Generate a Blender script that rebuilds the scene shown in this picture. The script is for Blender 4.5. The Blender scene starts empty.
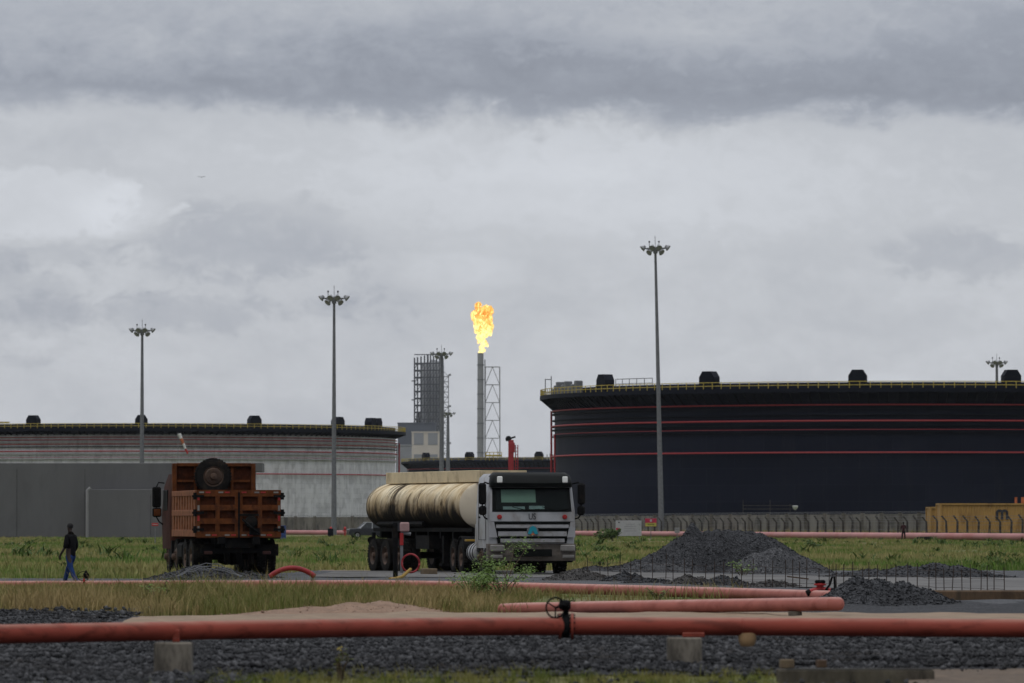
import bpy, math, random
import numpy as np
from mathutils import Vector, Matrix
R = math.radians
rng = np.random.default_rng(7); random.seed(7)
scene = bpy.context.scene
col = scene.collection
F = 5689.0          # focal length in pixels (200 mm on a 36 mm sensor)
EYE, HOR = 1.5, 525.0
# ------------------------------------------------------------------ camera, sky, sun
cam_d = bpy.data.cameras.new('camera'); cam = bpy.data.objects.new('camera', cam_d); col.objects.link(cam)
cam_d.lens = 200; cam_d.sensor_width = 36; cam_d.clip_start = 1; cam_d.clip_end = 30000
cam.location = (0, 0, EYE)
cam.rotation_euler = (R(90) + math.atan((HOR - 341.5) / F), 0, 0)
cam_d.dof.use_dof = True; cam_d.dof.focus_distance = 172; cam_d.dof.aperture_fstop = 5.6
scene.camera = cam
vs = scene.view_settings
vs.view_transform = 'Standard'; vs.look = 'None'; vs.exposure = 0.0; vs.gamma = 1; vs.use_curve_mapping = False
SUN_EL, SUN_AZ = 58, 200   # compass style: where the sun stands

def nd(nt, t, loc=(0, 0), **kw):
    n = nt.nodes.new(t); n.location = loc
    for k, v in kw.items(): setattr(n, k, v)
    return n
def lk(nt, a, b): nt.links.new(a, b)
def val(nt, sock, v):
    if hasattr(v, 'is_output'): nt.links.new(v, sock)
    else: sock.default_value = v
def mth(nt, op, a, b=0.0, c=0.0, clamp=False):
    n = nd(nt, 'ShaderNodeMath', operation=op); n.use_clamp = clamp
    val(nt, n.inputs[0], a); val(nt, n.inputs[1], b)
    if op in ('MULTIPLY_ADD', 'SMOOTHSTEP'): val(nt, n.inputs[2], c)
    return n.outputs[0]
def smooth(nt, x, a, b, lo=0.0, hi=1.0):
    n = nd(nt, 'ShaderNodeMapRange', interpolation_type='SMOOTHSTEP')
    val(nt, n.inputs[0], x); n.inputs[1].default_value = a; n.inputs[2].default_value = b
    n.inputs[3].default_value = lo; n.inputs[4].default_value = hi
    return n.outputs[0]
def noise(nt, vec, scale, detail=4, rough=.55, dist=0.0, lac=2.0):
    n = nd(nt, 'ShaderNodeTexNoise'); n.inputs['Scale'].default_value = scale
    n.inputs['Detail'].default_value = detail; n.inputs['Roughness'].default_value = rough
    n.inputs['Distortion'].default_value = dist; n.inputs['Lacunarity'].default_value = lac
    if vec is not None: lk(nt, vec, n.inputs['Vector'])
    return n.outputs['Fac']
def mixc(nt, f, a, b, mode='MIX'):
    n = nd(nt, 'ShaderNodeMix', data_type='RGBA', blend_type=mode)
    val(nt, n.inputs[0], f)
    for s, v in ((n.inputs[6], a), (n.inputs[7], b)):
        if hasattr(v, 'is_output'): nt.links.new(v, s)
        else: s.default_value = (v[0], v[1], v[2], 1)
    return n.outputs[2]
def mapping(nt, vec, loc=(0, 0, 0), scale=(1, 1, 1), rot=(0, 0, 0)):
    n = nd(nt, 'ShaderNodeMapping'); lk(nt, vec, n.inputs[0])
    n.inputs[1].default_value = loc; n.inputs[2].default_value = rot; n.inputs[3].default_value = scale
    return n.outputs[0]

def build_world():
    w = bpy.data.worlds.new('World'); scene.world = w; w.use_nodes = True
    nt = w.node_tree; nt.nodes.clear()
    out = nd(nt, 'ShaderNodeOutputWorld')
    tc = nd(nt, 'ShaderNodeTexCoord').outputs['Generated']
    sky = nd(nt, 'ShaderNodeTexSky', sky_type='NISHITA'); sky.sun_disc = False
    sky.sun_elevation = R(SUN_EL); sky.sun_rotation = R(SUN_AZ)
    bs = nd(nt, 'ShaderNodeBackground'); lk(nt, sky.outputs[0], bs.inputs[0]); bs.inputs[1].default_value = .06
    sep = nd(nt, 'ShaderNodeSeparateXYZ'); lk(nt, tc, sep.inputs[0])
    x, y, z = sep.outputs
    # the overcast deck in azimuth / elevation, one unit = one degree
    az = mth(nt, 'MULTIPLY', mth(nt, 'ARCTAN2', x, y), 180 / math.pi)
    el = mth(nt, 'MULTIPLY', mth(nt, 'ARCSINE', z), 180 / math.pi)
    cb = nd(nt, 'ShaderNodeCombineXYZ'); lk(nt, az, cb.inputs[0]); lk(nt, el, cb.inputs[1])
    p = cb.outputs[0]
    n1 = noise(nt, mapping(nt, p, (3.1, 1.7, 0), (.34, .8, 1)), 1.0, 6, .55, .3)
    n2 = noise(nt, mapping(nt, p, (7.7, 4.2, 2), (.8, 1.5, 1)), 1.0, 8, .58, .6)
    n3 = noise(nt, mapping(nt, p, (1.3, 9.2, 5), (2.4, 3.6, 1)), 1.0, 7, .6, .5)
    n4 = noise(nt, mapping(nt, p, (5.3, 2.2, 9), (6.5, 8.5, 1)), 1.0, 6, .6, .3)
    def cen(n): return mth(nt, 'SUBTRACT', n, .5)
    warp = mth(nt, 'MULTIPLY_ADD', cen(n1), 2.2, mth(nt, 'MULTIPLY', cen(n2), 1.3))
    warp = mth(nt, 'MULTIPLY_ADD', cen(n3), .9, warp); warp = mth(nt, 'MULTIPLY_ADD', cen(n4), .4, warp)
    elw = mth(nt, 'MULTIPLY_ADD', warp, .42, mth(nt, 'MULTIPLY_ADD', az, .022, el))
    def blob(cx, cy, rx, ry, k=.5, a=.45, b=1.15):
        dx = mth(nt, 'MULTIPLY', mth(nt, 'SUBTRACT', az, cx), 1 / rx); dy = mth(nt, 'MULTIPLY', mth(nt, 'SUBTRACT', el, cy), 1 / ry)
        d = mth(nt, 'SQRT', mth(nt, 'ADD', mth(nt, 'MULTIPLY', dx, dx), mth(nt, 'MULTIPLY', dy, dy)))
        d = mth(nt, 'MULTIPLY_ADD', cen(n2), k * 4.2, d)
        d = mth(nt, 'MULTIPLY_ADD', cen(n3), k * 3.6, d)
        d = mth(nt, 'MULTIPLY_ADD', cen(n4), k * 1.4, d)
        return smooth(nt, d, a, b, 1, 0)
    # dark stratus roll, 4.1 to 5 degrees up, its lower edge ragged
    edge = smooth(nt, elw, 4.0, 4.32)
    roll = mth(nt, 'MULTIPLY', edge, smooth(nt, mth(nt, 'MULTIPLY_ADD', az, -.10, elw), 4.5, 5.5, 1, .42))
    lum = mth(nt, 'MULTIPLY_ADD', roll, -.235, .572)
    def add(v, k):
        nonlocal_lum[0] = mth(nt, 'MULTIPLY_ADD', v, k, nonlocal_lum[0])
    nonlocal_lum = [lum]
    add(cen(n1), .13); add(cen(n2), .15); add(cen(n3), .10); add(cen(n4), .045)
    add(blob(2.2, 5.0, 2.4, .42, .6), .09)
    add(blob(-4.75, 3.2, 1.3, .42, .35, .72, 1.0), .085)
    add(blob(-3.9, 3.15, .62, .30, .35, .6, 1.05), .05)
    add(blob(-4.6, 2.72, .8, .2, .4), -.06)
    add(blob(.9, 3.45, 3.8, .62, .5), .075)
    add(blob(-.5, 2.58, .7, .24, .35, .6, 1.05), .05)
    add(blob(-2.75, 2.85, 1.2, .5, .5), -.075)
    add(blob(-3.4, 2.15, 1.8, .22, .5), -.06)
    add(blob(-5.0, 2.2, 1.0, .5, .5), -.05)
    add(blob(4.6, 2.7, .9, .3, .45), -.07)
    add(blob(3.75, 1.42, .55, .14, .4), .045)
    lum = mth(nt, 'MULTIPLY', nonlocal_lum[0], smooth(nt, el, 0, 1.8, .93, 1.0))
    # the deck brightens towards the zenith; unseen rear sky dimmed to darken facing sides
    lum = mth(nt, 'MULTIPLY', lum, smooth(nt, el, 7, 55, 1.0, 2.75))
    lum = mth(nt, 'MULTIPLY', lum, smooth(nt, y, -.6, .5, .62, 1.0))
    c = mixc(nt, smooth(nt, lum, .30, .60), (.895, .965, 1.14), (.955, .992, 1.065))
    bc = nd(nt, 'ShaderNodeBackground'); lk(nt, c, bc.inputs[0]); lk(nt, lum, bc.inputs[1])
    mx = nd(nt, 'ShaderNodeMixShader'); mx.inputs[0].default_value = .93
    lk(nt, bs.outputs[0], mx.inputs[1]); lk(nt, bc.outputs[0], mx.inputs[2]); lk(nt, mx.outputs[0], out.inputs[0])
build_world()
sd = bpy.data.lights.new('sun', 'SUN'); sd.energy = .6; sd.angle = R(25); sd.color = (1, .96, .9)
so = bpy.data.objects.new('sun', sd); col.objects.link(so)
sdir = Vector((math.sin(R(SUN_AZ)) * math.cos(R(SUN_EL)), math.cos(R(SUN_AZ)) * math.cos(R(SUN_EL)), math.sin(R(SUN_EL))))
so.rotation_euler = sdir.to_track_quat('Z', 'Y').to_euler(); so.location = sdir * 100

# ------------------------------------------------------------------ helpers
def PX(px, Y): return (px - 512) * Y / F
def PZ(py, Y): return EYE + (HOR - py) * Y / F
def at(px, py, Y): return Vector((PX(px, Y), Y, PZ(py, Y)))
def gd(py): return EYE * F / (py - HOR)

def hash2(ix, iy, seed):
    h = np.sin(ix * 127.1 + iy * 311.7 + seed * 74.7) * 43758.5453
    return h - np.floor(h)
def vnoise(x, y, seed=0):
    x = np.asarray(x, float); y = np.asarray(y, float)
    ix, iy = np.floor(x), np.floor(y); fx, fy = x - ix, y - iy
    fx = fx * fx * (3 - 2 * fx); fy = fy * fy * (3 - 2 * fy)
    a, b = hash2(ix, iy, seed), hash2(ix + 1, iy, seed); c, d = hash2(ix, iy + 1, seed), hash2(ix + 1, iy + 1, seed)
    return (a * (1 - fx) + b * fx) * (1 - fy) + (c * (1 - fx) + d * fx) * fy - .5
def fbm(x, y, seed=0, o=4):
    s, a = 0, 1.0
    for k in range(o): s = s + a * vnoise(x * 2 ** k, y * 2 ** k, seed + k); a *= .5
    return s

class MB:
    def __init__(s): s.v = []; s.f = []
    def add(s, vs_, fs):
        o = len(s.v); s.v.extend([tuple(p) for p in vs_]); s.f.extend([tuple(i + o for i in f) for f in fs]); return s
    def box(s, c, d, rot=None, bev=0.0):
        x, y, z = (k / 2 for k in d); c = Vector(c)
        if bev > 0:
            b = min(bev, x * .9, y * .9, z * .9); pts = []
            for sx in (-1, 1):
                for sy in (-1, 1):
                    for sz in (-1, 1):
                        pts += [(sx * (x - b), sy * (y - b), sz * z), (sx * (x - b), sy * y, sz * (z - b)), (sx * x, sy * (y - b), sz * (z - b))]
            def I(sx, sy, sz, k): return (((sx > 0) * 2 + (sy > 0)) * 2 + (sz > 0)) * 3 + k
            fs = []
            for q in (-1, 1):
                fs += [[I(-1, -1, q, 0), I(1, -1, q, 0), I(1, 1, q, 0), I(-1, 1, q, 0)][::q],
                       [I(-1, q, -1, 1), I(-1, q, 1, 1), I(1, q, 1, 1), I(1, q, -1, 1)][::q],
                       [I(q, -1, -1, 2), I(q, 1, -1, 2), I(q, 1, 1, 2), I(q, -1, 1, 2)][::q]]
            for a in (-1, 1):
                for e in (-1, 1):
                    fs += [[I(-1, a, e, 0), I(1, a, e, 0), I(1, a, e, 1), I(-1, a, e, 1)],
                           [I(a, -1, e, 0), I(a, 1, e, 0), I(a, 1, e, 2), I(a, -1, e, 2)],
                           [I(a, e, -1, 1), I(a, e, 1, 1), I(a, e, 1, 2), I(a, e, -1, 2)]]
                    for g in (-1, 1): fs.append([I(a, e, g, 0), I(a, e, g, 1), I(a, e, g, 2)])
        else:
            pts = [(-x, -y, -z), (x, -y, -z), (x, y, -z), (-x, y, -z), (-x, -y, z), (x, -y, z), (x, y, z), (-x, y, z)]
            fs = [(3, 2, 1, 0), (4, 5, 6, 7), (0, 1, 5, 4), (1, 2, 6, 5), (2, 3, 7, 6), (3, 0, 4, 7)]
        if rot is not None: pts = [rot @ Vector(p) for p in pts]
        return s.add([c + Vector(p) for p in pts], fs)
    def bar(s, a, b, w, h=None):
        a, b = Vector(a), Vector(b); d = b - a
        if d.length < 1e-6: return s
        return s.box((a + b) / 2, (w, h or w, d.length), d.to_track_quat('Z', 'Y').to_matrix())
    def tube(s, pts, r, n=8, caps=True, closed=False):
        pts = [Vector(p) for p in pts]; m = len(pts)
        rs = r if hasattr(r, '__len__') else [r] * m
        vs_, fs = [], []; prev = None
        for i, p in enumerate(pts):
            if closed: t = pts[(i + 1) % m] - pts[i - 1]
            else: t = pts[min(i + 1, m - 1)] - pts[max(i - 1, 0)]
            t.normalize()
            if prev is None: u = t.orthogonal().normalized()
            else:
                u = prev - t * prev.dot(t)
                u = u.normalized() if u.length > 1e-6 else t.orthogonal().normalized()
            prev = u; w = t.cross(u)
            for k in range(n):
                a = 2 * math.pi * k / n; vs_.append(p + (u * math.cos(a) + w * math.sin(a)) * rs[i])
        L = m if closed else m - 1
        for i in range(L):
            j = (i + 1) % m
            for k in range(n): fs.append((i * n + k, i * n + (k + 1) % n, j * n + (k + 1) % n, j * n + k))
        if caps and not closed:
            fs.append(tuple(range(n))[::-1]); fs.append(tuple((m - 1) * n + k for k in range(n)))
        return s.add(vs_, fs)
    def lathe(s, prof, c, axis='Z', n=24, a0=0.0, a1=360.0):
        full = abs(a1 - a0 - 360) < 1e-6; cnt = n if full else n + 1; vs_, fs = [], []; c = Vector(c)
        for k in range(cnt):
            a = R(a0 + (a1 - a0) * k / n); ca, sa = math.cos(a), math.sin(a)
            for r_, h in prof:
                p = {'Z': (r_ * ca, r_ * sa, h), 'X': (h, r_ * ca, r_ * sa), 'Y': (r_ * sa, h, r_ * ca)}[axis]
                vs_.append(c + Vector(p))
        m = len(prof)
        for k in range(n):
            j = (k + 1) % cnt
            for i in range(m - 1): fs.append((k * m + i, j * m + i, j * m + i + 1, k * m + i + 1))
        return s.add(vs_, fs)
    def prism(s, poly, h0, h1, fn):
        n = len(poly); vs_ = [fn(a, b, h0) for a, b in poly] + [fn(a, b, h1) for a, b in poly]
        fs = [tuple(range(n))[::-1], tuple(range(n, 2 * n))] + [(i, (i + 1) % n, n + (i + 1) % n, n + i) for i in range(n)]
        return s.add(vs_, fs)
    def loft(s, rings, caps=True):
        n = len(rings[0]); vs_ = [p for r_ in rings for p in r_]; fs = []
        for i in range(len(rings) - 1):
            for k in range(n): fs.append((i * n + k, i * n + (k + 1) % n, (i + 1) * n + (k + 1) % n, (i + 1) * n + k))
        if caps: fs.append(tuple(range(n))[::-1]); fs.append(tuple((len(rings) - 1) * n + k for k in range(n)))
        return s.add(vs_, fs)
    def build(s, name, m, parent=None, smooth=False, loc=None):
        me = bpy.data.meshes.new(name); me.from_pydata(s.v, [], s.f); me.update()
        import bmesh
        bm = bmesh.new(); bm.from_mesh(me); bmesh.ops.recalc_face_normals(bm, faces=bm.faces); bm.to_mesh(me); bm.free()
        return link(name, me, m, parent, smooth, loc)
def link(name, me, m, parent=None, smooth=False, loc=None):
    o = bpy.data.objects.new(name, me); col.objects.link(o)
    if m: me.materials.append(m)
    if smooth:
        me.polygons.foreach_set('use_smooth', [True] * len(me.polygons))
        try: me.set_sharp_from_angle(angle=R(38))
        except Exception: pass
    if parent: o.parent = parent
    if loc is not None: o.location = loc
    return o
def npmesh(name, V, Fa, m, parent=None, smooth=False):
    V = np.asarray(V, np.float32); Fa = np.asarray(Fa, np.int32); k = Fa.shape[1]
    me = bpy.data.meshes.new(name)
    me.vertices.add(len(V)); me.vertices.foreach_set('co', V.ravel())
    me.loops.add(Fa.size); me.loops.foreach_set('vertex_index', Fa.ravel())
    me.polygons.add(len(Fa)); me.polygons.foreach_set('loop_start', np.arange(0, Fa.size, k, dtype=np.int32))
    me.polygons.foreach_set('loop_total', np.full(len(Fa), k, np.int32))
    me.update(calc_edges=True); me.validate()
    return link(name, me, m, parent, smooth)
def empty(name, loc, rz=0.0):
    o = bpy.data.objects.new(name, None); col.objects.link(o); o.location = loc; o.rotation_euler = (0, 0, rz); o.empty_display_size = .3
    return o
def tag(o, label=None, cat=None, group=None, kind=None):
    if label: o['label'] = label
    if cat: o['category'] = cat
    if group: o['group'] = group
    if kind: o['kind'] = kind
    return o
def kids(o): return [c for c in bpy.data.objects if c.parent == o]
def copy_tree(o, parent=None):
    c = o.copy(); col.objects.link(c)
    if parent: c.parent = parent
    for ch in kids(o): copy_tree(ch, c)
    return c

# ------------------------------------------------------------------ materials
def mat(name, base, rough=.6, metal=0.0, spec=.4, var=.25, vscale=3.0, bump=0.0, bscale=20.0, dirt=None, dscale=1.0, damt=.6, stretch=(1, 1, 1), coord='Object'):
    m = bpy.data.materials.new(name); m.use_nodes = True; nt = m.node_tree
    b = nt.nodes['Principled BSDF']; b.inputs['Roughness'].default_value = rough; b.inputs['Metallic'].default_value = metal
    b.inputs['Specular IOR Level'].default_value = spec
    tc = nd(nt, 'ShaderNodeTexCoord').outputs[coord]; v = mapping(nt, tc, scale=stretch)
    n = noise(nt, v, vscale, 5, .6)
    c = mixc(nt, smooth(nt, n, .25, .75), [k * (1 - var) for k in base], [min(1, k * (1 + var)) for k in base])
    if dirt:
        d = noise(nt, mapping(nt, tc, (4, 2, 7), stretch), dscale, 7, .65, .4)
        c = mixc(nt, smooth(nt, d, .5, .66, 0, damt), c, dirt)
    lk(nt, c, b.inputs['Base Color'])
    if bump:
        bn = nd(nt, 'ShaderNodeBump'); bn.inputs['Strength'].default_value = bump; bn.inputs['Distance'].default_value = .05
        lk(nt, noise(nt, v, bscale, 5, .6), bn.inputs['Height']); lk(nt, bn.outputs[0], b.inputs['Normal'])
    return m
def bsdf(m): return m.node_tree, m.node_tree.nodes['Principled BSDF']
M = {}
def ground_mat():
    m = bpy.data.materials.new('field_soil'); m.use_nodes = True; nt, b = bsdf(m)
    tc = nd(nt, 'ShaderNodeTexCoord').outputs['Object']
    a = noise(nt, mapping(nt, tc, scale=(.08, .03, 1)), 1.0, 6, .6); g = noise(nt, tc, 3.0, 5, .6)
    c = mixc(nt, smooth(nt, a, .4, .6), (.08, .115, .025), (.16, .15, .06))
    c = mixc(nt, smooth(nt, g, .4, .7, 0, .5), c, (.05, .045, .025))
    c = mixc(nt, smooth(nt, noise(nt, mapping(nt, tc, (30, 11, 0), (.05, .018, 1)), 1.0, 5, .65), .55, .62, 0, .85), c, (.27, .19, .14))
    lk(nt, c, b.inputs['Base Color']); b.inputs['Roughness'].default_value = .95; b.inputs['Specular IOR Level'].default_value = .1
    return m
def grass_mat(name, cols, sc=(.10, .04, 1), yellow=.5):
    m = bpy.data.materials.new(name); m.use_nodes = True; nt, b = bsdf(m)
    tc = nd(nt, 'ShaderNodeTexCoord').outputs['Object']
    big = noise(nt, mapping(nt, tc, (5, 3, 0), sc), 1.0, 5, .6); fine = noise(nt, mapping(nt, tc, scale=(1, 1, .15)), 5.0, 3, .6)
    c = mixc(nt, smooth(nt, big, .42, .58), cols[0], cols[1])
    c = mixc(nt, smooth(nt, fine, .45, .7, 0, yellow), c, cols[2])
    lk(nt, c, b.inputs['Base Color']); b.inputs['Roughness'].default_value = .75; b.inputs['Specular IOR Level'].default_value = .15
    return m
def gravel_mat(name, a, b_, scale=28.0, big=.8, sand=None):
    m = bpy.data.materials.new(name); m.use_nodes = True; nt, b = bsdf(m)
    tc = nd(nt, 'ShaderNodeTexCoord').outputs['Object']
    vo = nd(nt, 'ShaderNodeTexVoronoi'); vo.inputs['Scale'].default_value = scale; lk(nt, tc, vo.inputs['Vector'])
    hs = nd(nt, 'ShaderNodeSeparateColor'); lk(nt, vo.outputs['Color'], hs.inputs[0])
    f = mth(nt, 'POWER', hs.outputs[0], 2.2)
    c = mixc(nt, f, a, b_)
    c = mixc(nt, smooth(nt, noise(nt, tc, big, 5, .6), .35, .7, 0, .55), c, [k * .5 for k in a])
    if sand: c = mixc(nt, smooth(nt, noise(nt, mapping(nt, tc, (9, 2, 1)), big * .6, 6, .65), .55, .68, 0, .7), c, sand)
    lk(nt, c, b.inputs['Base Color']); b.inputs['Roughness'].default_value = .85; b.inputs['Specular IOR Level'].default_value = .25
    bn = nd(nt, 'ShaderNodeBump'); bn.inputs['Strength'].default_value = .9; bn.inputs['Distance'].default_value = .03
    lk(nt, vo.outputs['Distance'], bn.inputs['Height']); lk(nt, bn.outputs[0], b.inputs['Normal'])
    return m
M['soil'] = ground_mat()
M['grass_field'] = grass_mat('field_grass', ((.10, .18, .03), (.27, .25, .095), (.40, .32, .17)), yellow=.45)
M['grass_dry'] = grass_mat('dry_grass', ((.13, .145, .036), (.29, .22, .095), (.40, .28, .145)), (.35, .12, 1), .65)
M['grass_fore'] = grass_mat('fore_grass', ((.10, .13, .022), (.19, .18, .05), (.27, .21, .09)), (.9, .4, 1), .35)
M['leaf'] = mat('leaf', (.13, .21, .04), .6, var=.5, vscale=9, spec=.3)
M['leaf_far'] = mat('leaf_far', (.06, .10, .022), .7, var=.4, vscale=4, spec=.2)
M['twig'] = mat('twig', (.07, .05, .03), .9)
M['gravel'] = gravel_mat('dark_gravel', (.014, .0145, .017), (.085, .087, .093))
M['gravel_light'] = gravel_mat('grey_gravel', (.035, .036, .039), (.13, .13, .135))
M['gravel_brown'] = gravel_mat('brown_rubble', (.028, .026, .025), (.12, .11, .10), sand=(.13, .085, .05))
M['asphalt'] = gravel_mat('grey_yard', (.055, .056, .06), (.13, .132, .138), 20)
M['sand'] = mat('sand', (.25, .18, .12), .95, var=.22, vscale=2.2, bump=.5, bscale=12, dirt=(.2, .13, .085), dscale=1.2, damt=.6)
M['dirt'] = mat('dirt', (.125, .09, .062), .95, var=.3, vscale=5, bump=.8, bscale=14, dirt=(.05, .045, .04), dscale=5, damt=.7)
M['slab'] = mat('slab_concrete', (.105, .10, .094), .9, var=.3, vscale=.7, bump=.2, bscale=8, dirt=(.06, .056, .052), dscale=.7, damt=.8, stretch=(.5, .25, 1))
M['conc'] = mat('concrete', (.175, .155, .125), .9, var=.25, vscale=3, bump=.4, bscale=12, dirt=(.04, .035, .028), dscale=4.5, damt=.8, stretch=(1, 1, .3))
M['conc_dark'] = mat('mossy_concrete', (.085, .073, .055), .9, var=.4, vscale=4, bump=.5, bscale=14, dirt=(.028, .024, .018), dscale=4, damt=.85, stretch=(1, 1, .4))
M['conc_rust'] = mat('rusty_concrete', (.095, .06, .034), .9, var=.4, vscale=3, bump=.5, bscale=12, dirt=(.045, .035, .022), dscale=3, damt=.85, stretch=(1, 1, .4))
M['wall_grey'] = mat('grey_render', (.115, .115, .117), .85, var=.10, vscale=.25, dirt=(.10, .10, .102), dscale=.5, damt=.8, stretch=(1, 1, .3))
M['wall_pale'] = mat('pale_render', (.22, .22, .22), .85, var=.1, vscale=.5)
M['wall_block'] = mat('stained_blockwork', (.135, .124, .105), .9, var=.4, vscale=.7, dirt=(.035, .033, .03), dscale=.8, damt=.9, stretch=(1, .3, .35))
M['post'] = mat('post_concrete', (.05, .045, .04), .9, var=.35, vscale=1.2)
M['pipe_red'] = mat('oxide_red_paint', (.265, .054, .036), .6, spec=.15, var=.14, vscale=1.5, bump=.06, bscale=30, dirt=(.13, .028, .018), dscale=3.2, damt=.8, stretch=(.4, 2, 2))
M['pipe_pink'] = mat('faded_red_paint', (.36, .125, .10), .7, spec=.15, var=.14, vscale=1.2, dirt=(.21, .06, .045), dscale=1.2, damt=.6, stretch=(.5, 2, 2))
M['pipe_far'] = mat('faded_pink_pipe', (.40, .175, .165), .65, var=.12, vscale=.2, dirt=(.33, .09, .08), dscale=.12, damt=.6)
M['red'] = mat('red_paint', (.36, .022, .022), .5, var=.15)
M['red_hose'] = mat('red_hose', (.26, .016, .02), .6, var=.2, vscale=6)
M['navy'] = mat('navy_steel', (.0065, .0088, .0185), .65, spec=.08, var=.25, vscale=.06, dirt=(.0105, .013, .0235), dscale=.22, damt=.6, stretch=(1, 1, .25))
M['navy_trim'] = mat('navy_trim', (.006, .008, .0145), .65, spec=.1)
M['tank_red'] = mat('cooling_pipe_red', (.34, .030, .036), .5, var=.1)
M['rail_y'] = mat('yellow_rail', (.42, .32, .05), .6)
M['rail_w'] = mat('galvanised_rail', (.35, .36, .36), .5)
M['steel'] = mat('galvanised_steel', (.27, .275, .28), .55, metal=.1, var=.15, vscale=1)
M['steel_dark'] = mat('dark_steel', (.15, .155, .165), .6, metal=.1, var=.2)
M['black'] = mat('black_steel', (.006, .006, .0065), .75, spec=.1, var=.3, vscale=5, dirt=(.022, .017, .013), dscale=3, damt=.6)
M['tyre'] = mat('tyre_rubber', (.012, .0115, .011), .9, spec=.1, var=.3, vscale=6, dirt=(.045, .036, .027), dscale=3, damt=.6)
M['rim'] = mat('dusty_rim', (.075, .045, .03), .75, var=.3, vscale=5, dirt=(.03, .025, .02), dscale=4)
M['cab'] = mat('silver_cab_paint', (.36, .365, .375), .4, metal=.15, spec=.5, var=.1, vscale=2, dirt=(.19, .16, .13), dscale=1.6, damt=.5, stretch=(1, 1, .6))
M['cab_dirty'] = mat('muddy_bumper', (.115, .098, .082), .7, var=.3, vscale=4, dirt=(.06, .045, .032), dscale=3, damt=.8)
M['slat'] = mat('grey_slat_paint', (.25, .252, .26), .5, var=.15, vscale=3, dirt=(.12, .105, .09), dscale=2.5, damt=.6)
M['visor'] = mat('black_visor', (.004, .005, .0046), .55, spec=.12)
M['glass'] = mat('windscreen_glass', (.014, .018, .019), .08, spec=.6, var=.1)
M['rear_view'] = mat('rear_view_green', (.42, .56, .46), .8, var=.06)
M['paper'] = mat('paper', (.42, .50, .50), .8)
M['lamp_w'] = mat('white_lens', (.72, .72, .68), .3)
M['lens'] = mat('headlamp_lens', (.20, .19, .175), .15, spec=.6)
M['lamp_r'] = mat('red_lens', (.32, .022, .02), .3)
M['lamp_dull'] = mat('muddy_red_lens', (.06, .018, .014), .6)
M['teal'] = mat('teal_enamel', (.015, .26, .33), .35, var=.1)
M['white'] = mat('white_paint', (.62, .62, .6), .6, var=.08)
M['sign_grey'] = mat('grey_board', (.36, .36, .37), .7, var=.1)
M['sign_red'] = mat('sign_red', (.38, .02, .06), .6)
M['sign_yel'] = mat('sign_yellow', (.36, .34, .07), .6)
M['ink'] = mat('ink', (.03, .03, .035), .7)
M['catwalk'] = mat('cream_paint', (.60, .49, .31), .75, var=.12, vscale=3, dirt=(.17, .11, .06), dscale=2.2, damt=.55, stretch=(1, .6, .5))
M['rustred'] = mat('rusty_orange_paint', (.11, .034, .010), .8, spec=.15, var=.35, vscale=4, bump=.25, bscale=18, dirt=(.045, .016, .008), dscale=3.2, damt=.85, stretch=(1, 1, .7))
M['rustrib'] = mat('dusty_orange_paint', (.23, .092, .045), .8, spec=.15, var=.25, vscale=5, dirt=(.12, .045, .022), dscale=4, damt=.7)
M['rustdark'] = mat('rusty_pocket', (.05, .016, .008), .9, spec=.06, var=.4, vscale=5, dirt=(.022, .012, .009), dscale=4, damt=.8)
M['cab_brown'] = mat('brown_cab_paint', (.05, .018, .013), .8, spec=.1, var=.3, vscale=3, dirt=(.05, .03, .02), dscale=3)
M['yellow_box'] = mat('ochre_container', (.36, .215, .065), .75, var=.15, vscale=.9, dirt=(.15, .08, .025), dscale=1.0, damt=.6, stretch=(1, 1, .3))
M['orange'] = mat('orange_paint', (.42, .13, .05), .7)
M['blue'] = mat('blue_drum', (.02, .045, .16), .5)
M['car'] = mat('dark_car_paint', (.016, .018, .022), .35, spec=.5)
M['car_roof'] = mat('silver_roof', (.3, .31, .32), .3)
M['navy_blue_bldg'] = mat('slate_cladding', (.10, .112, .14), .7, var=.12, vscale=.05)
M['beige'] = mat('beige_concrete', (.58, .53, .47), .85, var=.1, vscale=.05)
M['grey_far'] = mat('grey_cladding', (.27, .28, .30), .8, var=.12, vscale=.06)
M['skin'] = mat('dark_skin', (.03, .017, .011), .55, var=.1)
M['hair'] = mat('black_hair', (.006, .005, .005), .8)
M['shirt'] = mat('black_shirt', (.008, .008, .009), .9, spec=.1)
M['jeans'] = mat('blue_jeans', (.016, .038, .125), .9, var=.3, vscale=12, spec=.1)
M['shoe'] = mat('dark_shoe', (.012, .012, .012), .8)
M['shirt_red'] = mat('dark_red_vest', (.035, .008, .010), .9)
M['rope'] = mat('yellow_hose', (.30, .18, .02), .6)
M['rust_bar'] = mat('rusty_rebar', (.035, .022, .016), .85)
M['wood'] = mat('weathered_wood', (.13, .095, .06), .85, var=.3, vscale=6)
M['wood_rust'] = mat('brown_board', (.07, .042, .025), .85, var=.3, vscale=6)
M['bird'] = mat('dark_feathers', (.02, .02, .022), .8)

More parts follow.
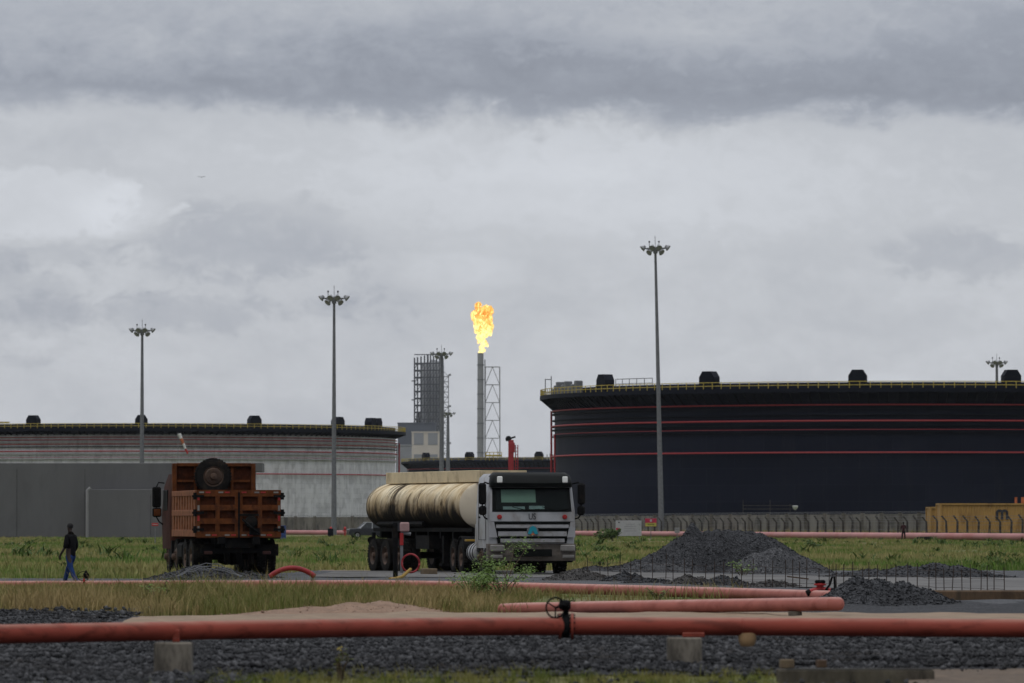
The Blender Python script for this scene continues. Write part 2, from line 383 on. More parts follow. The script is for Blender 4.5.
def lit_top_chips(m, lit_tint, amt):  # top light painted into upward faces, plus scattered dark paint chips
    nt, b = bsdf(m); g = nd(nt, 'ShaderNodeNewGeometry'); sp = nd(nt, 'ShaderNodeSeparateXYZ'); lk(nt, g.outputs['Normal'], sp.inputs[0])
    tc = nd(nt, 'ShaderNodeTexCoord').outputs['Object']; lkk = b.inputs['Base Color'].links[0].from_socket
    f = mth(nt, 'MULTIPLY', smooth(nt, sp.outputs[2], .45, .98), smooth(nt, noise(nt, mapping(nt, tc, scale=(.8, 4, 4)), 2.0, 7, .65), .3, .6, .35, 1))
    c = mixc(nt, mth(nt, 'MULTIPLY', f, amt), lkk, lit_tint)
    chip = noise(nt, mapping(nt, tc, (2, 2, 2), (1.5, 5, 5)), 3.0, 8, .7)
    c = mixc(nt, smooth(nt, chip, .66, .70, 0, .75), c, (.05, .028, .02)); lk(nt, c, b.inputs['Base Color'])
lit_top_chips(M['pipe_red'], (.36, .19, .14), .6); lit_top_chips(M['pipe_pink'], (.52, .32, .28), .7)
def silver_tank():
    m = bpy.data.materials.new('aluminium_cladding'); m.use_nodes = True; nt, b = bsdf(m)
    tc = nd(nt, 'ShaderNodeTexCoord').outputs['Object']
    sp = nd(nt, 'ShaderNodeSeparateXYZ'); lk(nt, tc, sp.inputs[0])
    ang = mth(nt, 'MULTIPLY', mth(nt, 'ARCTAN2', sp.outputs[0], sp.outputs[1]), 53.0)
    cb = nd(nt, 'ShaderNodeCombineXYZ'); lk(nt, ang, cb.inputs[0]); lk(nt, sp.outputs[2], cb.inputs[1])
    br = nd(nt, 'ShaderNodeTexBrick'); lk(nt, cb.outputs[0], br.inputs['Vector'])
    br.inputs['Scale'].default_value = 1; br.inputs['Brick Width'].default_value = 1.6; br.inputs['Row Height'].default_value = 1.0
    br.inputs['Mortar Size'].default_value = .03; br.inputs['Mortar Smooth'].default_value = .6
    br.inputs['Color1'].default_value = (.47, .47, .475, 1); br.inputs['Color2'].default_value = (.58, .58, .59, 1); br.inputs['Mortar'].default_value = (.27, .27, .27, 1)
    wv = nd(nt, 'ShaderNodeTexNoise'); wv.inputs['Scale'].default_value = .55; wv.inputs['Detail'].default_value = 5; wv.inputs['Distortion'].default_value = .6
    lk(nt, mapping(nt, cb.outputs[0], scale=(1.3, .6, 1)), wv.inputs['Vector'])
    c = mixc(nt, smooth(nt, wv.outputs['Fac'], .38, .62, 0, .7), br.outputs['Color'], (.70, .70, .70))
    st = noise(nt, mapping(nt, cb.outputs[0], scale=(2.0, .12, 1)), 1.0, 4, .6)
    c = mixc(nt, smooth(nt, st, .5, .75, 0, .5), c, (.27, .262, .25))
    lk(nt, c, b.inputs['Base Color']); b.inputs['Metallic'].default_value = .25; b.inputs['Roughness'].default_value = .55
    bn = nd(nt, 'ShaderNodeBump'); bn.inputs['Strength'].default_value = .6; bn.inputs['Distance'].default_value = .3
    lk(nt, wv.outputs['Fac'], bn.inputs['Height']); lk(nt, bn.outputs[0], b.inputs['Normal'])
    return m
M['silver'] = silver_tank()
def navy_tank():
    m = bpy.data.materials.new('navy_plates'); m.use_nodes = True; nt, b = bsdf(m)
    tc = nd(nt, 'ShaderNodeTexCoord').outputs['Object']; sp = nd(nt, 'ShaderNodeSeparateXYZ'); lk(nt, tc, sp.inputs[0])
    cb = nd(nt, 'ShaderNodeCombineXYZ'); lk(nt, mth(nt, 'MULTIPLY', mth(nt, 'ARCTAN2', sp.outputs[0], sp.outputs[1]), 53.0), cb.inputs[0]); lk(nt, sp.outputs[2], cb.inputs[1])
    br = nd(nt, 'ShaderNodeTexBrick'); lk(nt, cb.outputs[0], br.inputs['Vector']); br.inputs['Scale'].default_value = 1
    br.inputs['Brick Width'].default_value = 9.5; br.inputs['Row Height'].default_value = 2.42; br.inputs['Mortar Size'].default_value = .07; br.inputs['Mortar Smooth'].default_value = .5
    br.inputs['Color1'].default_value = (.0060, .0084, .0185, 1); br.inputs['Color2'].default_value = (.0095, .0122, .0245, 1); br.inputs['Mortar'].default_value = (.013, .016, .028, 1)
    st = noise(nt, mapping(nt, cb.outputs[0], scale=(.9, .05, 1)), 1.0, 5, .65); cl = noise(nt, mapping(nt, cb.outputs[0], scale=(.06, .11, 1)), 1.0, 6, .6, .5)
    c = mixc(nt, smooth(nt, st, .5, .72, 0, .5), br.outputs['Color'], (.017, .019, .027)); c = mixc(nt, smooth(nt, cl, .45, .65, 0, .5), c, (.0055, .0075, .0165))
    lk(nt, c, b.inputs['Base Color']); b.inputs['Roughness'].default_value = .6; b.inputs['Specular IOR Level'].default_value = .1
    return m
M['navy'] = navy_tank()
def barrel_mat():
    # cream tank barrel with old black oil: soaked underside with drips, streaks down from the lid seams
    m = bpy.data.materials.new('oil_stained_cream'); m.use_nodes = True; nt, b = bsdf(m)
    tc = nd(nt, 'ShaderNodeTexCoord').outputs['Object']; sp = nd(nt, 'ShaderNodeSeparateXYZ'); lk(nt, tc, sp.inputs[0])
    x, y, z = sp.outputs
    st = noise(nt, mapping(nt, tc, scale=(.35, 1.3, .30)), 1.0, 8, .68, .7)
    st2 = noise(nt, mapping(nt, tc, (3, 8, 1), (.5, 1.1, .6)), 1.0, 8, .68, .9)
    fine = noise(nt, mapping(nt, tc, (1, 5, 3), (.9, 2.3, .6)), 1.0, 9, .72, .9)
    c = mixc(nt, smooth(nt, noise(nt, tc, 1.3, 6, .65), .3, .7), (.66, .52, .31), (.84, .74, .54))
    c = mixc(nt, smooth(nt, st2, .50, .66, 0, .75), c, (.30, .19, .085))
    c = mixc(nt, smooth(nt, fine, .56, .66, 0, .75), c, (.11, .07, .035))
    c = mixc(nt, smooth(nt, st, .555, .61, 0, .92), c, (.022, .016, .011))
    drip = mth(nt, 'MULTIPLY_ADD', mth(nt, 'SUBTRACT', fine, .5), 1.0, mth(nt, 'MULTIPLY_ADD', mth(nt, 'SUBTRACT', st2, .5), 1.9, z))
    grime = smooth(nt, drip, 1.95, 2.62, .85, 0)
    c = mixc(nt, grime, c, (.15, .095, .045))
    soak = smooth(nt, drip, 1.78, 2.26, .98, 0)
    c = mixc(nt, soak, c, (.007, .0055, .0045))
    c = mixc(nt, smooth(nt, y, -5.16, -5.10, 0, .9), c, (.62, .55, .43))
    c = mixc(nt, smooth(nt, mth(nt, 'MULTIPLY_ADD', mth(nt, 'SUBTRACT', st2, .5), .6, y), -14.35, -14.2, .7, 0), c, (.035, .026, .015))
    lk(nt, c, b.inputs['Base Color']); b.inputs['Roughness'].default_value = .75; b.inputs['Specular IOR Level'].default_value = .1
    return m
M['barrel'] = barrel_mat()
def flame_mat():
    m = bpy.data.materials.new('burning_gas'); m.use_nodes = True; nt = m.node_tree; nt.nodes.clear()
    out = nd(nt, 'ShaderNodeOutputMaterial'); tc = nd(nt, 'ShaderNodeTexCoord').outputs['Object']
    n = noise(nt, mapping(nt, tc, scale=(1, 1, .6)), .30, 6, .65, 1.2)
    sp = nd(nt, 'ShaderNodeSeparateXYZ'); lk(nt, tc, sp.inputs[0])
    hot = mth(nt, 'ADD', n, smooth(nt, sp.outputs[2], 2, 30, .09, -.07))
    c = mixc(nt, smooth(nt, hot, .36, .50), (1, .30, .03), (1, .62, .13))
    c = mixc(nt, smooth(nt, hot, .44, .60), c, (1, .82, .33))
    e = nd(nt, 'ShaderNodeEmission'); lk(nt, c, e.inputs[0]); lk(nt, smooth(nt, hot, .32, .66, .95, 1.7), e.inputs[1])
    tr = nd(nt, 'ShaderNodeBsdfTransparent'); mx = nd(nt, 'ShaderNodeMixShader')
    lk(nt, smooth(nt, n, .30, .52), mx.inputs[0]); lk(nt, tr.outputs[0], mx.inputs[1]); lk(nt, e.outputs[0], mx.inputs[2]); lk(nt, mx.outputs[0], out.inputs[0])
    return m
M['flame'] = flame_mat()

# ------------------------------------------------------------------ setting: ground sheets
def gz(x, y):
    x = np.asarray(x, float); y = np.asarray(y, float)
    z = .05 * fbm(x * .12, y * .08, 3, 3)
    near = np.clip((66 - y) / 12, 0, 1); z = z - .10 * near * near * (3 - 2 * near)
    man = np.exp(-(((x + 11.6) / 3.0) ** 2 + ((y - 148) / 7.0) ** 2)); z = z - .10 * man
    return z * np.clip((900 - y) / 300, 0, 1)
def G(x, y): return float(gz(x, y))
ys = np.concatenate([np.linspace(-30, 48, 14), np.linspace(49, 200, 190), np.geomspace(203, 900, 70), np.geomspace(950, 4600, 20)])
xs = np.concatenate([-np.geomspace(45, 900, 20)[::-1], np.linspace(-42, 42, 160), np.geomspace(45, 900, 20)])
gx, gy = np.meshgrid(xs, ys); V = np.stack([gx, gy, gz(gx, gy)], -1).reshape(-1, 3)
nx, ny = len(xs), len(ys); ii = np.arange(nx * ny).reshape(ny, nx)
Fq = np.stack([ii[:-1, :-1], ii[:-1, 1:], ii[1:, 1:], ii[1:, :-1]], -1).reshape(-1, 4)
tag(npmesh('ground', V, Fq, M['soil'], smooth=True), kind='structure')
def sheet(name, x0, x1, near, far, off, m, nx=120, ny=10, seed=1, amp=.8, freq=.6, bumpy=0.0):
    xs = np.linspace(x0, x1, nx); t = np.linspace(0, 1, ny)
    a = np.array([near(x) for x in xs]) + amp * fbm(xs * freq, xs * 0 + seed, seed, 4); b = np.array([far(x) for x in xs]) + amp * fbm(xs * freq, xs * 0 + seed + 9, seed + 3, 4)
    yy = a[None] * (1 - t[:, None]) + b[None] * t[:, None]; xx = np.repeat(xs[None], ny, 0)
    edge = np.minimum(1, 6 * np.minimum(t, 1 - t))[:, None]
    zz = gz(xx, yy) + off + bumpy * edge * (.5 + fbm(xx * 1.3, yy * .8, seed + 5, 4))
    V = np.stack([xx, yy, zz], -1).reshape(-1, 3); ii = np.arange(nx * ny).reshape(ny, nx)
    Fq = np.stack([ii[:-1, :-1], ii[:-1, 1:], ii[1:, 1:], ii[1:, :-1]], -1).reshape(-1, 4)
    return tag(npmesh(name, V, Fq, m, smooth=True), kind='structure')
lerp = lambda x, a, fa, b, fb: fa + (fb - fa) * min(1, max(0, (x - a) / (b - a)))
sheet('gravel_ground', -20, 20, lambda x: lerp(x, -3.6, 49, -2.6, 58.5) + lerp(x, 3, 0, 6, 1.5), lambda x: lerp(x, -8, 98.5, -5.8, 92) + lerp(x, 3.6, 0, 5, 23), .012, M['gravel'], 220, 60, 2, .8, .8, .06)
sheet('yard', -60, 60, lambda x: lerp(x, 2, 134, 9, 99), lambda x: lerp(x, -9.5, 158, -6.5, 184) + lerp(x, -2, 0, 4, 5), .016, M['asphalt'], 200, 24, 4, 2.0, .4, .03)
sheet('dirt_patch', 3.9, 16, lambda x: 50, lambda x: 59.6, .03, M['dirt'], 60, 24, 6, .5, 1.2, .06)
sheet('sand_strip', -5.6, 18, lambda x: 81.5, lambda x: lerp(x, -6.0, 85.5, -2.5, 90.5), .10, M['sand'], 160, 14, 8, .45, .9, .05)
sheet('concrete_road', -5.6, 40, lambda x: lerp(x, 2.2, 158, 10.3, 116), lambda x: lerp(x, 2.6, 180, 12, 157), .05, M['slab'], 200, 16, 11, 1.5, .9, .02)
sheet('track', 40 - 100, 90, lambda x: 470, lambda x: 478, .02, M['sand'], 80, 4, 12, 3, .1, 0)

# ------------------------------------------------------------------ tanks
def ring_box(mb, r0, r1, z0, z1, n=180):
    return mb.lathe([(r0, z0), (r1, z0), (r1, z1), (r0, z1), (r0, z0)], (0, 0, 0), 'Z', n)
def vent_poly(): return [(-1.5, 0), (1.5, 0), (1.5, .8), (.85, 1.55), (-.85, 1.55), (-1.5, .8)]
def tank(pxc, D, label, shellm, vents, band=False, bl=2.2, detail=True, group='floating roof oil storage tanks'):
    t = empty('storage_tank', (PX(pxc, D), D, 0)); tag(t, label, 'storage tank', group)
    Rr, H = 53.0, 21.0; AZ = math.degrees(math.atan((pxc - 512) / F))
    sh = MB().lathe([(Rr, -.2), (Rr, H + .98), (Rr - .1, H + .98), (Rr - .1, H - 3)], (0, 0, 0), 'Z', 200)
    sh.build('shell', shellm, t, True)
    MB().lathe([(.01, H - 2.6), (Rr - .12, H - 2.9)], (0, 0, 0), 'Z', 100).build('floating_roof', M['navy_trim'], t, True)
    if band: ring_box(MB(), Rr + .003, Rr + .05, H - 1.1, H + 1.0).build('upper_band', M['navy_trim'], t, True)  # navy rim plate; lower part painted as shade under the walkway
    ring_box(MB(), Rr + .07, Rr + 2.2, H - .28, H).build('walkway', M['navy_trim'], t, True)
    fa = ring_box(MB(), Rr + 2.2, Rr + 2.26, H - .5, H + .12); fa.build('fascia', M['navy_trim'], t, True)
    br = MB(); nb = 240
    for k in range(nb):
        a = 2 * math.pi * k / nb; c, s = math.cos(a), math.sin(a)
        br.bar(((Rr + 2.15) * c, (Rr + 2.15) * s, H - .4), ((Rr + .05) * c, (Rr + .05) * s, H - bl), .14)
        br.bar(((Rr + 1.1) * c, (Rr + 1.1) * s, H - .3), ((Rr + 1.1) * c, (Rr + 1.1) * s, H - bl * .6), .09)
    for rr_, zz in ((.09, -bl), (1.1, -bl * .6), (2.1, -.42)): br.tube([((Rr + rr_) * math.cos(2 * math.pi * k / 240), (Rr + rr_) * math.sin(2 * math.pi * k / 240), H + zz) for k in range(240)], .06, 4, closed=True)
    br.build('walkway_brackets', M['navy_trim'], t)
    rl = MB(); nr = 230 if detail else 120
    for k in range(nr):
        a = 2 * math.pi * k / nr; c, s = math.cos(a), math.sin(a)
        rl.bar(((Rr + 2.15) * c, (Rr + 2.15) * s, H), ((Rr + 2.15) * c, (Rr + 2.15) * s, H + 1.05), .10)
    for h in (.55, 1.05): rl.tube([((Rr + 2.15) * math.cos(2 * math.pi * k / 180), (Rr + 2.15) * math.sin(2 * math.pi * k / 180), H + h) for k in range(180)], .055, 6, closed=True)
    rl.build('railing', M['rail_y'], t)
    def ring(z, r, off, m, nm): 
        mb = MB(); mb.tube([((Rr + off) * math.cos(2 * math.pi * k / 200), (Rr + off) * math.sin(2 * math.pi * k / 200), z) for k in range(200)], r, 8, closed=True)
        mb.build(nm, m, t, True)
    for z, r in ((18.75, .10), (16.45, .13), (11.9, .12)): ring(z, r, .42, M['tank_red'], 'cooling_pipe')
    ring(15.2, .04, .3, M['tank_red'], 'cooling_pipe')
    for z, w in ((18.3, .5), (17.35, .4), (15.9, .5), (14.9, .4)): ring_box(MB(), Rr + .01, Rr + w, z - .08, z + .08).build('wind_girder', M['navy_trim'] if not band or 17 < z < 18 else M['rail_w'], t, True)
    if band:
        for z in (19.3, 17.9): ring(z, .09, .35, M['tank_red'], 'cooling_pipe')
    for d in vents:
        a = R(-90 + d - AZ); rot = Matrix.Rotation(a + math.pi / 2, 3, 'Z'); o = Vector((math.cos(a), math.sin(a), 0))
        MB().prism([(x * .85, z * 1.15) for x, z in [(-1.5, -1.0), (1.5, -.98)] + vent_poly()[1:3] + vent_poly()[3:]], -.8, .8, lambda x, z, h, o=o, rot=rot: o * (Rr - .4) + rot @ Vector((x, h, 0)) + Vector((0, 0, H + z + 1.0))).build('foam_chamber', M['navy_trim'], t)
    return t, Rr, H
t, Rr, H = tank(902, 868, 'huge near black storage tank with red pipe rings filling the right side', M['navy'], [-56.4, -32, -6.9, 17.3, 41])
for da, r_ in ((-86.5, .16), (-78.5, .14)):
    a = R(-90 + da - 3.9); MB().tube([((Rr + .5) * math.cos(a), (Rr + .5) * math.sin(a), 0), ((Rr + .5) * math.cos(a), (Rr + .5) * math.sin(a), 18.9 if da < -80 else 15.2)], r_, 8).build('riser_pipe', M['tank_red'], t, True)
# equipment on the rim's left end
def rim_kit(t, a0, a1, Rr, H):
    mb = MB()
    for k in range(9):
        a = R(-90 + a0 + (a1 - a0) * k / 8); p = Vector(((Rr + .9) * math.cos(a), (Rr + .9) * math.sin(a), H))
        mb.box(p + Vector((0, 0, .5 + .25 * (k % 3))), (1.1, .9, 1.0 + .5 * (k % 3)), Matrix.Rotation(a, 3, 'Z'), .1)
        mb.tube([p + Vector((0, 0, .3)), p + Vector((0, 0, 1.5 + .3 * (k % 2)))], .12, 6)
    return mb.build('rim_equipment', M['steel_dark'], t)
rim_kit(t, -79, -67, Rr, H)
mb = MB()
for k in range(6):
    a = R(-90 - 57.5 + k * 1.9); p = Vector(((Rr - .6) * math.cos(a), (Rr - .6) * math.sin(a), H)); mb.bar(p, p + Vector((0, 0, 2.0)), .1)
    if k: mb.bar(q + Vector((0, 0, 2.0)), p + Vector((0, 0, 2.0)), .1); mb.bar(q + Vector((0, 0, 1.3)), p + Vector((0, 0, 1.3)), .08)
    q = p
mb.build('stair_railing', M['steel_dark'], t)
a = R(-90 - 82); p = Vector(((Rr + 2) * math.cos(a), (Rr + 2) * math.sin(a), H)); mb = MB()
mb.bar(p, p + Vector((0, 0, 2.6)), .14); mb.bar(p + Vector((.9, 0, 0)), p + Vector((.9, 0, 3.0)), .14); mb.bar(p + Vector((0, 0, 2.5)), p + Vector((.9, 0, 2.5)), .12)
mb.build('ladder_gate', M['steel_dark'], t)
t, Rr, H = tank(145, 1205, 'silver clad storage tank with dark rim behind the grey wall on the left', M['silver'], [-25.5, -.8, 25, 49, 63, 66.5], band=True, bl=1.25)
a = R(-90 + 88); MB().tube([((Rr + .9) * math.cos(a), (Rr + .9) * math.sin(a), 0), ((Rr + .9) * math.cos(a), (Rr + .9) * math.sin(a), 18.8)], .18, 8).build('riser_pipe', M['tank_red'], t, True)
a = R(-90 - 32.3); p = Vector(((Rr + 1) * math.cos(a), (Rr + 1) * math.sin(a), H)); mb = MB(); mb.box(p + Vector((0, 0, 1.6)), (3.4, 2, 1.4)); mb.bar(p + Vector((2, 0, 1.4)), p + Vector((4.2, 0, 1.4)), .3)
mb.build('yellow_platform', M['rail_y'], t)
MB().box((-30.6, -43.8, 17.0), (2.4, 1.2, 4.2)).build('stair_enclosure', M['navy_trim'], t)
t, Rr, H = tank(578, 1777, 'distant low storage tank seen between the two big tanks behind the tanker', mat('hazed_navy_steel', (.040, .050, .078), .7, spec=.15), [-63, -39, -13, 12], detail=False)  # navy paled and blued, distance haze painted into its colour
a = R(-90 - 29.6); p = Vector(((Rr) * math.cos(a), (Rr) * math.sin(a), H)); mb = MB(); mb.box(p + Vector((0, 0, 1.6)), (5, 2, .5)); 
for dx in (-2.4, -1.2, 0, 1.2, 2.4): mb.bar(p + Vector((dx, 0, 0)), p + Vector((dx, 0, 2.6)), .2)
mb.bar(p + Vector((-2.4, 0, 2.6)), p + Vector((2.4, 0, 2.6)), .2); mb.build('yellow_platform', M['rail_y'], t)
mb = MB()
for k in range(5): mb.box((-6 + k * .9 - 4, -53.5, H + 1.1), (.3, .3, 2.2 if k % 2 else 1.6))
mb.build('rim_equipment', M['rail_w'], t)

# ------------------------------------------------------------------ refinery skyline
D = 4000.0; u = D / F
tw = empty('process_tower', (PX(431.5, D), D, 0)); tag(tw, 'tall steel lattice process tower rising beside the flare', 'refinery tower')
zt = PZ(355, D); hw = 17 * u; mb = MB()
cx_ = [-17, -14, -10.5, -7, -4, -1, 2, 5, 8, 11.5]
for cxx in cx_:
    for dy in (-9, 0, 9): mb.bar((cxx * u, dy, 0), (cxx * u, dy, zt - (abs(cxx + 3) * .15)), .75)
M['tower'] = mat('tower_steel', (.075, .081, .095), .7)
mb.build('column', M['tower'], tw)
fl = MB(); z = 12
zs = []
while z < zt - 5: zs.append(z); z += 4.9
for z in zs:
    for dy in (-9, 9): fl.bar((-17 * u, dy, z), (11.5 * u, dy, z), .95)
    fl.box((-3 * u, 4, z), (28 * u, 8, .4))
for k, z in enumerate(zs[:-1]):
    for i in range(len(cx_) - 1):
        if (i + k) % 2 == 0 or i > 2: fl.bar((cx_[i] * u, -9, z), (cx_[i + 1] * u, -9, z + 4.9), .38)
fl.bar((-17 * u, -9, zt), (11.5 * u, -9, zt), .7); fl.bar((-3 * u, -9, zs[-1]), (-3 * u, -9, zt), .5); fl.build('floor_deck', M['tower'], tw)
vs_ = MB()
for cxx, r_, z1 in ((-6, 3.4, zt - 5), (1.5, 3.4, zt - 3), (8.0, 3.2, zt - 4), (-13.5, 1.6, zt - 40)): vs_.lathe([(.01, 0), (r_, 0), (r_, z1 - 3), (r_ * .6, z1 - .6), (.01, z1)], (cxx * u, 2, 0), 'Z', 20)
vs_.build('vessel', mat('vessel_cladding', (.36, .37, .39), .7), tw, True)
st = MB()
for dx in (12, 17):
    for dy in (-4, 4): st.bar((dx * u, dy, 0), (dx * u, dy, zt - 14), .5)
for k, z in enumerate(np.arange(5, zt - 14, 3.6)):
    st.box((14.5 * u, 0, z), (5 * u, 8, .35)); s_ = 1 if k % 2 else -1; st.bar(((14.5 - 2.4 * s_) * u, -4, z), ((14.5 + 2.4 * s_) * u, -4, z + 3.6), .35)
for z in (zt - 14, zt - 36, zt - 62): st.box((18.4 * u, 0, z), (2.2 * u, 4, 1.3))
st.build('stair_tower', M['steel'], tw)
for z in (PZ(381, D), PZ(400, D)): MB().box((-18.5 * u, 0, z), (3 * u, 4, .7)).build('platform', M['tower'], tw)
def far_block(name, label, x0, x1, y0, D, m, cat='building', rows=None, wm=None):
    b = empty(name, (PX((x0 + x1) / 2, D), D, 0)); tag(b, label, cat); w = PX(x1, D) - PX(x0, D); z = PZ(y0, D)
    MB().box((0, 0, z / 2), (w, 18, z)).build('wall', m, b)
    MB().box((0, 0, z + .4), (w + .6, 18.6, .8)).build('roof', m, b)
    if rows:
        nr, nc = rows
        for i in range(nr):
            for j in range(nc):
                MB().box((-w / 2 + w * (j + .5) / nc, -9.05, z - 4 - (z - 6) * i / nr * 1.0), (w / nc * .68, .3, (z / nr) * .5)).build('window', wm, b)
    return b
far_block('slate_building', 'dark slate clad block standing under the lattice process tower', 398, 436, 424, 3850, M['navy_blue_bldg'])
far_block('beige_building', 'beige concrete building with rows of dark openings below the process tower', 412, 440, 433, 3700, M['beige'], rows=(4, 2), wm=M['grey_far'])
far_block('grey_building', 'pale grey low block left of the beige building', 396, 411.5, 446, 3650, M['grey_far'])
D = 3500.0; u = D / F; fs = empty('flare_stack', (PX(480.5, D), D, 0)); tag(fs, 'tall grey flare stack burning gas at its tip', 'flare stack')
zt = PZ(353, D); r_ = 3.3 * u
MB().lathe([(r_, 0), (r_, zt * .55), (r_ * .92, zt - 5), (r_ * .92, zt), (r_ * .7, zt), (r_ * .7, zt - 3)], (0, 0, 0), 'Z', 28).build('stack', M['steel'], fs, True)
mb = MB()
for z in np.arange(10, zt - 6, 9): mb.lathe([(r_ * 1.02, z - .25), (r_ * 1.1, z - .25), (r_ * 1.1, z + .25), (r_ * 1.02, z + .25)], (0, 0, 0), 'Z', 24)
mb.tube([(r_ + .7, -1, 0), (r_ + .7, -1, zt - 4)], .35, 6); mb.build('riser', M['steel_dark'], fs)
fl = tag(empty('flare_flame', (PX(480.5, D), D, zt - .5)), 'bright orange gas flame blowing up from the flare tip', 'flame')
V_, F_ = [], []
import bmesh as _bm
rb = np.random.default_rng(21)
fm = MB()
spine = [(.5, 0, 2.6), (1.5, -7, 3.4), (2.0, -14, 3.8), (2.2, -20, 4.6), (3.4, -25, 5.6), (2.8, -31, 6.8), (.4, -36, 6.8), (2.2, -42, 6.2), (-.6, -48, 4.6)]
sp_ = np.array(spine, float)
for k in range(74):
    tt = rb.random() ** .85 * (len(sp_) - 1); i = min(int(tt), len(sp_) - 2); q = sp_[i] + (sp_[i + 1] - sp_[i]) * (tt - i)
    rr = q[2] * rb.uniform(.35, .75); ox, oy = rb.normal(0, q[2] * .62), rb.normal(0, q[2] * .4)
    bm = _bm.new(); _bm.ops.create_icosphere(bm, subdivisions=3, radius=1)
    ce = np.array([q[0] + ox, oy, -q[1] + rb.normal(0, 1.5)])
    vv = np.array([v.co[:] for v in bm.verts]); ff = [tuple(v.index for v in f.verts) for f in bm.faces]; bm.free()
    n_ = 1 + .9 * fbm(vv[:, 0] * 1.6 + k * 7, vv[:, 2] * 1.6 + vv[:, 1] * 1.3, k, 3)
    vv = vv * (rr * n_)[:, None] * np.array([1, 1, 1.25]) + ce
    fm.add((vv * u).tolist(), ff)
fm.build('flame_body', M['flame'], fl, True)
D = 3520.0; u = D / F; lt = empty('derrick_mast', (PX(492.5, D), D, 0)); tag(lt, 'slender steel lattice mast standing just right of the flare stack', 'lattice mast')
zt = PZ(367, D); mb = MB(); w = 7.2 * u; lv = np.linspace(zt, 0, 10)
for sx in (-1, 1):
    for sy in (-1, 1): mb.bar((sx * w * 1.06, sy * w, 0), (sx * w, sy * w, zt), .65)
mb.build('leg', M['steel'], lt); mb = MB()
for k, z in enumerate(lv):
    for sy in (-1, 1): mb.bar((-w, sy * w, z), (w, sy * w, z), .3)
    for sx in (-1, 1): mb.bar((sx * w, -w, z), (sx * w, w, z), .3)
    if k < 9:
        z2 = lv[k + 1]
        for sy in (-1, 1): mb.bar((-w, sy * w, z2), (0, sy * w, z), .3); mb.bar((w, sy * w, z2), (0, sy * w, z), .3)
mb.build('bracing', M['steel'], lt)
# red fire monitor tower behind the tanker
D = 900.0; u = D / F; mt = empty('monitor_tower', (PX(511, D), D, 0)); tag(mt, 'narrow red steel tower sticking up behind the tanker truck', 'tower')
zt = PZ(440, D); mb = MB()
mb.box((0, 0, zt / 2), (5.5 * u, .8, zt), None, .05); mb.box((.1, 0, zt - 1.2), (6.5 * u, .9, 1.6), None, .1); mb.build('column', M['tank_red'], mt)
mb = MB()
for dx in (4.5, 6.8): mb.bar((dx * u, 0, 0), (dx * u, 0, zt - .8), .16)
for z in np.arange(.5, zt - 1, .55): mb.bar((4.5 * u, 0, z), (6.8 * u, 0, z), .1)
mb.build('ladder', M['tank_red'], mt)
mb = MB(); mb.lathe([(.01, -.3), (.42, -.3), (.5, .1), (.3, .5), (.01, .55)], (-.4, 0, zt + .1), 'Z', 12); mb.tube([(-.3, 0, zt + .2), (.7, -.2, zt + .5)], .14, 8); mb.build('monitor', M['black'], mt, True)
# ------------------------------------------------------------------ floodlight masts
mast_me = {}
def mast(px, topy, D, label, lean=0.0):
    m = empty('floodlight_mast', (PX(px, D), D, 0)); tag(m, label, 'light mast', 'tall floodlight masts in the tank farm')
    h = PZ(topy, D) - .6
    pl = MB().tube([(0, 0, 0), (0, 0, h * .5), (0, 0, h)], [.0005 * D, .00036 * D, .00021 * D], 14); pl.lathe([(.01, 0), (.6, 0), (.6, .06), (.37, .08)], (0, 0, 0), 'Z', 14); pl.build('pole', M['steel_dark'], m, True)
    fr = MB(); fr.tube([(1.5 * math.cos(k * math.pi / 10), 1.5 * math.sin(k * math.pi / 10), h - .1) for k in range(20)], .06, 6, closed=True)
    for k in range(6):
        a = k * math.pi / 3; fr.bar((0, 0, h - .5), (1.5 * math.cos(a), 1.5 * math.sin(a), h - .1), .08)
    fr.lathe([(.01, -.8), (.3, -.8), (.34, .1), (.01, .15)], (0, 0, h), 'Z', 10)
    fr.build('head_frame', M['steel_dark'], m); 
    MB().tube([(0, 0, h), (0, 0, h + 1.6)], .035, 6).build('lightning_rod', M['steel_dark'], m)
    for dx in (-.8, .5): MB().tube([(dx, 0, h), (dx, 0, h + .7)], .04, 6).lathe([(.01, 0), (.12, 0), (.1, .2), (.01, .24)], (dx, 0, h + .7), 'Z', 8).build('warning_lamp', M['black'], m)
    for k in range(12):
        a = k * math.pi / 6 + .26; low = k % 3 == 1; rr = 1.15 if low else 1.75
        p = Vector((rr * math.cos(a), rr * math.sin(a), h - (.62 if low else .05)))
        if 'f' not in mast_me:
            f = MB(); f.lathe([(.01, -.25), (.22, -.24), (.30, -.12), (.40, .06), (.42, .14), (.01, .12)], (0, 0, 0), 'X', 14); f.box((-.32, 0, 0), (.22, .3, .34), None, .04); f.bar((0, -.46, 0), (0, .46, 0), .06)
            o = f.build('floodlight', M['steel'], m, True); mast_me['f'] = o.data
        else: o = link('floodlight', mast_me['f'], None, m)
        o.location = p; o.rotation_euler = (0, R(38), a)
    m.rotation_euler = (0, R(lean), 0); return m
mast(661.5, 243, 770, 'tallest floodlight mast, in front of the dark tank at right', -1.2)
mast(334, 293, 750, 'floodlight mast in front of the silver tank, left of the tanker truck')
mast(142, 326, 875, 'floodlight mast rising behind the plain grey wall at far left')
mast(441.5, 350, 1010, 'floodlight mast overlapping the lattice process tower')
mast(448, 411, 1500, 'shortest floodlight mast, low beside the process tower stair')
mast(997, 359, 1060, 'small floodlight mast poking above the dark tank rim at far right')
ws = empty('windsock', (PX(178, 900), 900, 0)); tag(ws, 'limp white and red windsock hanging above the grey wall', 'windsock')
